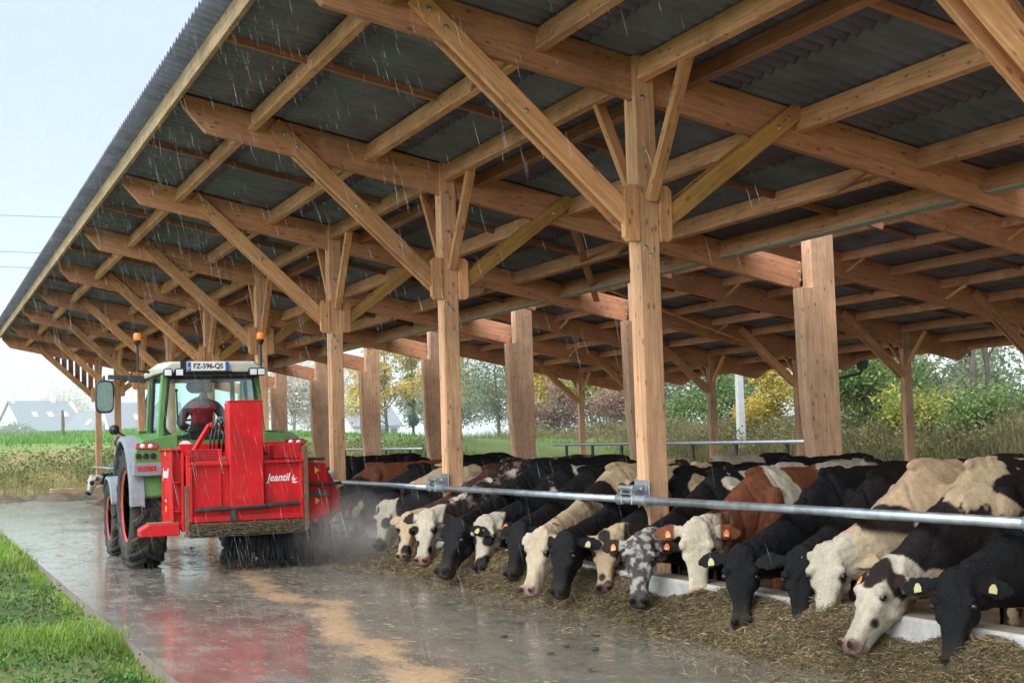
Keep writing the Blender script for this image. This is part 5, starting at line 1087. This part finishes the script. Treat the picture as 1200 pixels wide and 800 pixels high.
def tree(name, label, x, y, h, crown, leaf, n, size, seed, trunk_r=.14, limbs=7, bark=None, spread=.35, sparse=False, cat='tree', group=None, z0=None):
    """crown: list of (dx, dy, z fraction, rx, rz) lobes; trunk and limbs reach into every lobe"""
    rng = np.random.default_rng(seed); z0 = float(height(np.array([x]), np.array([y]))[0]) - .15 if z0 is None else z0
    root = empty(name, (x, y, z0), label, cat, group)
    mb = MB(); top = Vector((rng.normal(0, .25), rng.normal(0, .25), h * .82))
    path = [Vector((0, 0, 0)), Vector((rng.normal(0, .1), rng.normal(0, .1), h * .3)), Vector((rng.normal(0, .2), rng.normal(0, .2), h * .55)), top]
    mb.tube(path, [trunk_r, trunk_r * .78, trunk_r * .5, trunk_r * .12], 9)
    cl = []
    for (dx, dy, zf_, rx, rz_2) in crown:
        c = np.array((dx, dy, zf_ * h))
        m = max(6, int(14 * rx * rz_2 / 2)) if not sparse else max(8, int(12 * rx))
        u = rng.normal(0, 1, (m, 3)); u /= np.linalg.norm(u, axis=1)[:, None]; rr = rng.random((m, 1)) ** .45
        cl.append(c + u * rr * np.array((rx, rx, rz_2)))
    cl = np.concatenate(cl)
    for k in rng.permutation(len(cl))[:limbs]:
        e = Vector(cl[k]); t = min(.85, max(.15, (e.z / h) * .75)); s0 = path[0].lerp(path[-1], t) * 1.0; md = s0.lerp(e, .5) + Vector((rng.normal(0, .12), rng.normal(0, .12), .12 * (e - s0).length))
        mb.tube([s0, md, e], [trunk_r * .42 * (1 - t * .5), trunk_r * .22, trunk_r * .05], 6)
        for q in range(4 if sparse else 2):
            e2 = e + Vector(rng.normal(0, 1, 3)) * .55; mb.tube([md.lerp(e, .4 + .5 * rng.random()), e2], [trunk_r * .12, .008], 5)
            if sparse:
                for q2 in range(3): mb.tube([md.lerp(e2, .6), e2 + Vector(rng.normal(0, 1, 3)) * .45], [.016, .006], 4)
    link('trunk', mb.mesh('trunk', bark or BARK, smooth=True), root, Matrix.Translation((x, y, z0)))
    V = leaves(None, cl, n, spread * np.array((1, 1, .8)), size, rng)
    V[:, 2] = np.maximum(V[:, 2], .05)
    link('crown', quads_mesh('crown', V, LM[leaf]), root, Matrix.Translation((x, y, z0)))
    return root
G = 'trees and bushes behind the barn'
bush4 = [(0, 0, .5, 1.5, 1.3), (.9, .5, .42, 1.2, 1.0), (-1.0, -.4, .4, 1.2, 1.0), (.2, -.6, .72, .9, .8)]
tree('bare_tree', 'tall nearly bare tree with forked dark trunk at the right edge, above the bushes', 27.2, 39.2, 9.5, [(-.8, 0, .6, 1.6, 2.0), (1.2, .6, .75, 1.6, 1.6), (0, 0, .9, 1.5, 1.2)], 'yelgreen', 800, .13, 41, .14, 20, None, .5, True, group=G)
tree('bare_tree', 'slim bare tree with thin leaning branches just left of the forked one', 27.0, 42.2, 9, [(-.6, .4, .55, 1.3, 2.0), (.8, -.4, .72, 1.3, 1.6), (0, 0, .9, 1.2, 1.2)], 'yelgreen', 700, .12, 42, .10, 18, None, .5, True, group=G)
tree('bare_tree', 'bare twiggy tree with a pale trunk standing furthest back on the right', 31.0, 43.0, 10, [(0, 0, .6, 1.9, 2.2), (1.0, 0, .85, 1.4, 1.4)], 'yelgreen', 700, .13, 43, .11, 18, None, .55, True, group=G)
tree('bush', 'dense green bush under the bare trees at the right edge of the picture', 26.3, 36.6, 1.9, [(0, 0, .45, 1.3, .75), (1.0, .6, .4, 1.1, .6), (-1.1, -.4, .4, 1.1, .6)], 'green', 5500, .11, 44, .07, 8, group=G, cat='bush')
tree('bush', 'rounded green and yellow bush left of the bare trees', 25.6, 40.2, 2.4, [(0, 0, .5, 1.4, 1.0), (1.0, .6, .42, 1.1, .8), (-1.0, -.5, .4, 1.1, .8)], 'yelgreen', 7000, .12, 45, .07, 8, group=G, cat='bush')
tree('bush', 'tall green bush directly right of the broad tapered post', 25.8, 43.2, 4.0, [(0, 0, .5, 1.8, 1.7), (1.0, .4, .4, 1.3, 1.2), (-.9, 0, .6, 1.2, 1.1)], 'green', 9000, .13, 46, .08, 9, group=G, cat='bush')
tree('yellowing_tree', 'small tree with yellow-green autumn leaves behind the broad tapered post', 28.0, 47.6, 5.6, [(0, 0, .55, 2.0, 2.0), (.8, .5, .75, 1.4, 1.2), (-1.2, 0, .4, 1.3, 1.1)], 'yelgreen', 9500, .14, 47, .1, 9, group=G)
tree('yellow_bush', 'bright yellow bush just left of the broad tapered post', 26.8, 51.0, 4.2, [(0, 0, .5, 1.5, 1.5), (.4, .3, .8, .9, .8), (-.8, 0, .35, 1.1, .9)], 'yellow', 6500, .13, 48, .07, 8, group=G, cat='bush')
tree('bush', 'green bush between the concrete pole and the nearest whole post', 28.6, 58.5, 4.4, [(0, 0, .5, 1.7, 1.6), (1.3, 0, .42, 1.3, 1.3), (-1.3, .2, .4, 1.3, 1.2)], 'green', 8500, .14, 49, .08, 8, group=G, cat='bush')
tree('dull_green_tree', 'rounded dull green tree beside the concrete pole', 32.5, 65.0, 6.8, [(0, 0, .6, 2.6, 2.4), (1.6, 0, .5, 1.8, 1.7), (-1.5, .3, .45, 1.8, 1.6)], 'dull', 9000, .17, 50, .12, 9, group=G)
tree('russet_bush', 'brownish russet bush seen left of the nearest whole post', 27.9, 66.5, 4.6, bush4 + [(1.8, 0, .45, 1.4, 1.3)], 'purple', 6500, .14, 51, .08, 10, group=G, cat='bush')
tree('yellowing_tree', 'slender yellow-green tree between two broad middle posts', 28.4, 71.5, 6.4, [(0, 0, .55, 1.4, 2.4), (.3, .2, .82, .9, 1.0)], 'yelgreen', 7500, .14, 52, .09, 8, group=G)
tree('russet_bush', 'wide purplish bush with bare twigs in the gap behind the small far corner post', 27.4, 74.0, 4.2, bush4 + [(-1.8, 0, .42, 1.4, 1.2)], 'purple', 6000, .15, 53, .08, 10, group=G, cat='bush')
tree('yellow_tree', 'upright yellow poplar seen through the bay right of the second post', 28.9, 79.0, 8.2, [(0, 0, .5, 1.3, 2.8), (0, 0, .8, .9, 1.5)], 'yellow', 8000, .15, 54, .09, 8, group=G)
tree('dull_green_tree', 'hazy grey-green tree left of the yellow poplar', 29.6, 88.0, 9.0, [(0, 0, .55, 2.3, 3.0), (1.5, 0, .4, 1.8, 2.0), (-1.6, 0, .45, 1.7, 2.0)], 'dull', 5200, .17, 55, .12, 9, group=G)
tree('yellow_tree', 'golden yellow tree right of the dark ivy column', 29.0, 97.5, 8.8, [(0, 0, .5, 1.7, 2.8), (.6, 0, .75, 1.1, 1.5)], 'yellow', 7500, .18, 56, .1, 8, group=G)
tree('ivy_column', 'narrow dark green ivy-clad tree shaped like a column', 26.0, 95.0, 10.2, [(0, 0, .3, .32, 2.4), (0, 0, .58, .28, 2.2), (0, 0, .82, .14, 1.5)], 'ivy', 8000, .13, 57, .1, 6, spread=.13, group=G)
tree('yellow_tree', 'broad golden autumn tree left of the dark ivy column', 23.6, 93.0, 9.0, [(0, 0, .55, 2.4, 3.0), (1.2, 0, .75, 1.4, 1.6), (-1.4, 0, .4, 1.6, 1.8)], 'yellow', 9500, .18, 58, .12, 9, group=G)
tree('pale_tree', 'pale misty leafless tree seen through the bay right of the tractor', 25.5, 127, 10.5, [(0, 0, .55, 3.2, 3.4), (2, 0, .45, 2.4, 2.4), (-2.4, 0, .5, 2.2, 2.2)], 'pale', 5500, .26, 59, .16, 12, BARKP, .7, True, group=G)
tree('pale_tree', 'second pale misty tree further right, behind the far posts', 31.0, 134, 10.0, [(0, 0, .55, 3.4, 3.2), (-2.4, 0, .45, 2.4, 2.4)], 'pale', 4500, .26, 60, .16, 12, BARKP, .7, True, group=G)
tree('pale_tree', 'large bare pinkish tree rising behind the houses on the left', 20.6, 281, 14.0, [(0, 0, .62, 4.4, 4.2), (2.6, 0, .5, 3.0, 3.0), (-2.8, 0, .5, 3.0, 3.0)], 'pale', 4200, .34, 61, .28, 16, BARKP, .8, True, group='trees by the houses')
tree('bush', 'pale grey-green bush in front of the left house', 9.0, 243, 4.2, [(0, 0, .5, 2.6, 1.7), (2.2, 0, .4, 1.8, 1.2), (-2.2, 0, .4, 2.0, 1.3)], 'dull', 3800, .34, 62, .1, 6, group='trees by the houses', cat='bush', spread=.5)
for k, (x, y, h_, lf) in enumerate([(34, 78, 7, 'dull'), (37, 58, 5.5, 'yelgreen'), (36, 50, 4.5, 'dull'), (37, 100, 8, 'dull'), (38, 118, 9, 'pale'), (36, 38, 3.6, 'dull'), (33, 108, 8, 'dull')]):
    tree('hedgerow_tree', 'misty tree of the hedgerow line behind the nearer trees', x, y, h_, [(0, 0, .5, 2.8, 2.4), (2.4, 1.5, .42, 2.2, 2.0), (-2.4, -1.2, .42, 2.2, 2.0)], lf, 7000, .2, 70 + k, .12, 8, group='hedgerow trees far behind')

def strands(name, label, x, y, h, wd, lean, m, z0=None, segs=2, kind='stuff'):
    n = len(x); z = height(x, y) if z0 is None else z0
    a = RNG.random(n) * 2 * np.pi; l = lean * (.3 + RNG.random(n)); b = a + RNG.normal(0, .8, n)
    p0 = np.stack([x, y, z - .02], 1); d = np.stack([np.cos(b) * l, np.sin(b) * l, np.ones(n)], 1)
    p1 = p0 + d * (h * .55)[:, None]; p2 = p1 + np.stack([np.cos(b) * l * 2.4, np.sin(b) * l * 2.4, np.full(n, .75)], 1) * (h * .45)[:, None]
    w_ = np.stack([-np.sin(a), np.cos(a), 0 * a], 1) * wd[:, None]
    V = np.stack([p0 - w_, p0 + w_, p1 + w_ * .8, p1 - w_ * .8, p2 + w_ * .12, p2 - w_ * .12], 1).reshape(-1, 3); q = np.arange(n)[:, None] * 6
    F = np.concatenate([q + np.array([[0, 1, 2, 3]]), q + np.array([[3, 2, 4, 5]])])
    me = bpy.data.meshes.new(name); nf = len(F); me.vertices.add(len(V)); me.vertices.foreach_set('co', V.ravel()); me.loops.add(nf * 4); me.loops.foreach_set('vertex_index', F.ravel()); me.polygons.add(nf); me.polygons.foreach_set('loop_start', np.arange(nf) * 4); me.polygons.foreach_set('loop_total', np.full(nf, 4)); me.materials.append(m); me.update()
    return tag(link(name, me), label, None, None, kind)
GRS = strand_mat('grass_blades', [(.10, .19, .02), (.17, .33, .035), (.24, .42, .05), (.31, .46, .08), (.40, .42, .13), (.13, .25, .03)], .55, 0, .35)
n = 90000; y = 7.5 + 22 * RNG.random(n) ** 1.8; x = -4.19 - 1.75 * RNG.random(n) ** 1.25
dn = fbm(np.stack([x * 1.6, y * 1.2, 0 * x], -1), 8, 3); k = RNG.random(n) < .9 + 1.1 * dn; x, y, dn = x[k], y[k], dn[k]; n = len(x)
tall = np.clip(.6 + 1.3 * fbm(np.stack([x * .8, y * .6, 0 * x], -1), 15, 3), .25, 1.5)
strands('grass', 'bright wet grass along the left edge of the concrete', x, y, (.05 + .13 * RNG.random(n)) * tall, .0022 + .0028 * RNG.random(n), .35, GRS, z0=np.full(n, -.10))
# thinner grass spilling further, fallen leaves and clover
n = 26000; y = 20 + 29 * RNG.random(n); x = -4.26 - 2.6 * RNG.random(n); strands('grass', 'thin grass further along the concrete edge', x, y, .08 + .16 * RNG.random(n), .005 + .006 * RNG.random(n), .4, GRS, z0=np.full(n, -.10))
cl = np.stack([-4.35 - .9 * RNG.random(260), 8 + 11 * RNG.random(260) ** 1.3, np.full(260, -.05)], 1)
V = leaves(None, cl, 5200, np.array((.07, .09, .018)), .035, RNG); tag(link('clover', quads_mesh('clover', V, strand_mat('clover_leaves', [(.04, .10, .025), (.07, .17, .04), (.10, .22, .05), (.2, .14, .05)], .5, 0, .25))), 'low clover and weed leaves in the grass by the concrete', kind='stuff')
DRY = strand_mat('dry_grass', [(.36, .29, .12), (.5, .4, .2), (.3, .27, .11), (.24, .28, .09), (.55, .44, .24)], .8, 0, .25)
n = 42000; x = -14 + 26 * RNG.random(n); y = 47.8 + 6.5 * RNG.random(n); strands('dry_grass', 'straw-coloured dry grass on the bank beyond the alley', x, y, .10 + .28 * RNG.random(n) ** 2, .006 + .008 * RNG.random(n), .45, DRY)
cl = np.stack([-12 + 26 * RNG.random(240), 52.6 + 3.2 * RNG.random(240), np.zeros(240)], 1); cl[:, 2] = height(cl[:, 0], cl[:, 1]) + .05 + .16 * RNG.random(240)
V = leaves(None, cl, 17000, np.array((.42, .42, .14)), .10, RNG); tag(link('brambles', quads_mesh('brambles', V, LM['green'])), 'low bramble scrub along the top of the bank', kind='stuff')
n = 60000; x = -25 + 55 * RNG.random(n); y = 57 + 36 * RNG.random(n); strands('crop', 'young bright green crop on the field above the bank', x, y, .14 + .16 * RNG.random(n), .012 + .012 * RNG.random(n), .3, strand_mat('crop_blades', [(.10, .22, .05), (.15, .29, .07), (.20, .34, .09)], .6, 0, .3))
WEED = strand_mat('weeds', [(.10, .13, .045), (.16, .19, .06), (.22, .21, .09), (.26, .19, .10), (.15, .11, .06), (.30, .26, .13)], .85, 0, .25)
n = 52000; y = 26 + 52 * RNG.random(n) ** 1.2; x = 21.3 + 6.5 * RNG.random(n) + np.maximum(0, (y - 50) * .04); hh = np.clip(.75 + .9 * fbm(np.stack([x * .5, y * .35, 0 * x], -1), 31, 3), .2, 1.5) * (.45 + .9 * RNG.random(n)) * smoothstep(20.8, 24.5, x)
strands('weeds', 'tall tangled weeds and nettles at the foot of the bushes', x, y, hh + .08, .008 + .012 * RNG.random(n), .28, WEED)
cl = np.stack([23 + 5 * RNG.random(420), 26 + 46 * RNG.random(420), np.zeros(420)], 1); cl[:, 2] = height(cl[:, 0], cl[:, 1]) + .25 + .55 * RNG.random(420)
V = leaves(None, cl, 30000, np.array((.35, .35, .22)), .10, RNG); tag(link('undergrowth', quads_mesh('undergrowth', V, WEED)), 'leafy undergrowth between the weeds behind the barn', kind='stuff')
n = 45000; x = 21 + 16 * RNG.random(n); y = 52 + 52 * RNG.random(n); strands('meadow_grass', 'long pale green meadow grass beyond the far end of the barn', x, y, .12 + .3 * RNG.random(n), .01 + .012 * RNG.random(n), .4, strand_mat('meadow_blades', [(.13, .22, .05), (.2, .29, .08), (.28, .3, .12), (.16, .26, .06)], .7, 0, .3))

# ------------------------------------------------------------------ houses, poles, wires, small things
SLATE = simple('slate_roof', (.155, .165, .185), .55, 0, .14, 2)
RENDERW = simple('white_render', (.72, .70, .66), .85, 0, .06, 1)
PANE = simple('window_pane', (.06, .08, .1), .15, 0, .2, 3)
def house(x, y, rz, Ln, W, eave, ridge, label, skyl=2, hip=0, chim=True):
    z0 = float(height(np.array([x]), np.array([y]))[0]) - .3; r = empty('house', (x, y, z0), label, 'house', 'houses across the field', rz)
    T = Matrix.Translation((x, y, z0)) @ Matrix.Rotation(rz, 4, 'Z'); a, b = Ln / 2, W / 2
    mb = MB(); mb.prism([(-b, 0), (b, 0), (b, eave), (0, ridge - .15), (-b, eave)], 'X', -a, a); link('wall', mb.mesh('wall', RENDERW), r, T)
    mb = MB(); o = .35; sl = (ridge - eave) / b
    for e in (-1, 1): mb.add([(-a - o, e * (b + o), eave - o * sl), (a + o, e * (b + o), eave - o * sl), (a + o - hip, 0, ridge), (-a - o, 0, ridge), (-a - o, e * (b + o), eave - o * sl + .16), (a + o, e * (b + o), eave - o * sl + .16), (a + o - hip, 0, ridge + .18), (-a - o, 0, ridge + .18)], [(0, 1, 2, 3), (7, 6, 5, 4), (0, 4, 5, 1), (1, 5, 6, 2), (2, 6, 7, 3), (3, 7, 4, 0)])
    rf = link('roof', mb.mesh('roof', SLATE), r, T)
    for k in range(skyl):
        xx = -a + Ln * (k + 1.2) / (skyl + 1.2); yy = -b * .5; zz = eave + (b + yy) * sl
        mb = MB(); M = T @ Matrix.Translation((xx, yy, zz + .2)) @ Matrix.Rotation(math.atan(sl), 4, 'X'); mb.box(-.4, .4, -.55, .55, -.03, .08); link('skylight', mb.mesh('skylight', LAMP), rf, M)
    if chim:
        mb = MB(); mb.box(-.3, .3, -.4, .4, -.8, .8); mb.box(-.36, .36, -.46, .46, .8, .9)
        for xx in (-a + .5, a * .35): link('chimney', mb.mesh('chimney', RENDERW), rf, T @ Matrix.Translation((xx, 0, ridge + .3)))
    for (xx, zz) in ((-a * .5, .9), (a * .1, .9), (a * .6, .9)):
        mb = MB(); mb.box(xx, xx + 1.0, -b - .02, -b + .02, zz, zz + 1.2); link('window', mb.mesh('window', PANE), r, T)
    mb = MB(); mb.box(-a - .02, -a + .02, -.5, .5, eave - .2, eave + 1.0); link('window', mb.mesh('window', PANE), r, T)
house(14.6, 258, R(24), 11.6, 9.5, 3.2, 8.0, 'white house with long slate roof and skylights, furthest left', 3, 1.5)
house(21.5, 240, R(-62), 9.5, 7.0, 2.7, 6.4, 'white gabled house facing the viewer, right of the long-roofed house', 1, 0, False)
house(28.0, 236, R(10), 12, 9, 3.2, 8.0, 'pale house mostly hidden behind the tractor mirror', 2)
house(50.5, 188, R(12), 7, 6, 2.6, 5.0, 'small bluish house glimpsed between the far broad posts', 1, 0, False)
# concrete pole on the right, wooden stake in the field
px, py = 24.4, 49.6; pz = float(height(np.array([px]), np.array([py]))[0]) - .2
mb = MB(); mb.loft([[(px + sx * w_, py + sy * w_ * .7, z) for sx, sy in ((-1, -1), (1, -1), (1, 1), (-1, 1))] for z, w_ in ((pz, .16), (pz + 9, .10))]); pole = link('concrete_pole', mb.mesh('concrete_pole', simple('pole_concrete', (.5, .5, .49), .8, 0, .1, 4), bevel=.015)); tag(pole, 'pale concrete utility pole among the bushes behind the barn', 'pole')
mb = MB(); zz = float(height(np.array([1.4]), np.array([78.]))[0]); mb.tube([(1.4, 78, zz - .3), (1.42, 78, zz + .7), (1.4, 78, zz + 1.45)], [.09, .085, .07], 9); tag(link('wooden_stake', mb.mesh('wooden_stake', BARK)), 'single weathered wooden stake standing in the green field', 'post')
wm = simple('wire', (.16, .17, .18), .6, 0, .1)
for k, (z, lab) in enumerate(((16.16, 'highest of the three overhead wires crossing the sky'), (13.9, 'middle of the three overhead wires crossing the sky'), (12.95, 'lowest of the three overhead wires crossing the sky'))):
    pts = [(xx, 94.5 - .4 * (xx + .7), z - .075 * (xx + .7) + .0016 * (xx + .7) ** 2) for xx in np.linspace(-45, 45, 40)]
    mb = MB(); mb.tube(pts, .021, 6); tag(link('overhead_wire', mb.mesh('overhead_wire', wm)), lab, 'wire', 'overhead wires')
# timber kerb at the far end of the slab, hopper and downpipe under the rear eave
mb = MB(); mb.box(-1.75, .1, 48.1, 48.35, -.05, .30); tag(link('timber_kerb', mb.mesh('timber_kerb', W_EAVE, bevel=.02)), 'pale timber kerb block at the far end of the alley', 'kerb')
gd = empty('gutter_pipe', (20.2, 36.0, 3.2), 'dark green gutter hopper with sloping pipe under the rear eave', 'gutter')
hz = zr_(20.3) + DR; DG = simple('dark_green_metal', (.03, .06, .05), .5, .2, .2)
mb = MB(); mb.prism([(-.14, 0), (.14, 0), (.08, -.28), (-.08, -.28)], 'X', 20.4, 20.65); mb.v = [(v[0], v[1] + 36.2, v[2] + hz - .15) for v in mb.v]; link('hopper', mb.mesh('hopper', DG), gd)
mb = MB(); mb.tube([(20.52, 36.2, hz - .42), (20.52, 36.3, hz - .55), (20.5, 38.6, hz - .75)], .05, 10); link('pipe', mb.mesh('pipe', DG, smooth=True), gd)

# ------------------------------------------------------------------ distance haze and rain
mb = MB(); poly = [(-260, 56), (20.9, 56), (20.9, 24), (600, 24), (600, 700), (-260, 700)]; mb.prism(poly, 'Z', -3, 45)
m = bpy.data.materials.new('haze'); m.use_nodes = True; N = m.node_tree.nodes; L = m.node_tree.links; N.remove(N['Principled BSDF'])
vs_ = N.new('ShaderNodeVolumeScatter'); vs_.inputs['Color'].default_value = (.385, .43, .465, 1); vs_.inputs['Density'].default_value = .0027; L.new(vs_.outputs[0], N['Material Output'].inputs['Volume'])
tag(link('haze', mb.mesh('haze', m)), 'pale rainy haze over the fields', kind='stuff')
m, nt, N, L, b = new_mat('rain_drops'); nt.nodes.remove(b); t = N.new('ShaderNodeBsdfTransparent'); d = N.new('ShaderNodeBsdfTranslucent'); d.inputs[0].default_value = (.9, .93, .96, 1); g_ = N.new('ShaderNodeBsdfDiffuse'); g_.inputs[0].default_value = (.9, .93, .96, 1)
nz_ = noise(N, L, 3, 2, objco(N)); rz_3 = ramp(N, [(.35, .06), (.65, .27)]); L.new(nz_.outputs[0], rz_3.inputs[0])
a1 = N.new('ShaderNodeAddShader'); L.new(d.outputs[0], a1.inputs[0]); L.new(g_.outputs[0], a1.inputs[1])
mx = N.new('ShaderNodeMixShader'); L.new(rz_3.outputs[0], mx.inputs[0]); L.new(t.outputs[0], mx.inputs[1]); L.new(a1.outputs[0], mx.inputs[2]); L.new(mx.outputs[0], N['Material Output'].inputs[0])
n = 48000; x = -6.6 + 2.85 * RNG.random(n); y = 3.0 + 24 * RNG.random(n); z = .2 + 8.5 * RNG.random(n)
k = x < -3.75; x, y, z = x[k], y[k], z[k]; n = len(x)
d = np.stack([.20 + .05 * RNG.normal(0, 1, n), -.1 + .05 * RNG.normal(0, 1, n), -np.ones(n)], 1); ln = (.035 + .085 * RNG.random(n) ** 1.5)[:, None]; rr = (.00014 + .0002 * RNG.random(n) ** 3)[:, None]
p = np.stack([x, y, z], 1); a = np.array([[1., 0, .2]]); bq = np.array([[-.5, .87, 0]]); cq = np.array([[-.5, -.87, 0]])
mid = p + d * ln * .6
V = np.stack([p, mid + a * rr, mid + bq * rr, mid + cq * rr, p + d * ln], 1).reshape(-1, 3); q = np.arange(n)[:, None] * 5
F = np.concatenate([q + np.array([t_]) for t_ in ((0, 2, 1), (0, 3, 2), (0, 1, 3), (4, 1, 2), (4, 2, 3), (4, 3, 1))])
me = bpy.data.meshes.new('falling_rain'); me.from_pydata(V.tolist(), [], F.tolist()); me.materials.append(m); tag(link('falling_rain', me), 'fine slanting rain falling in front of the eave', kind='stuff')
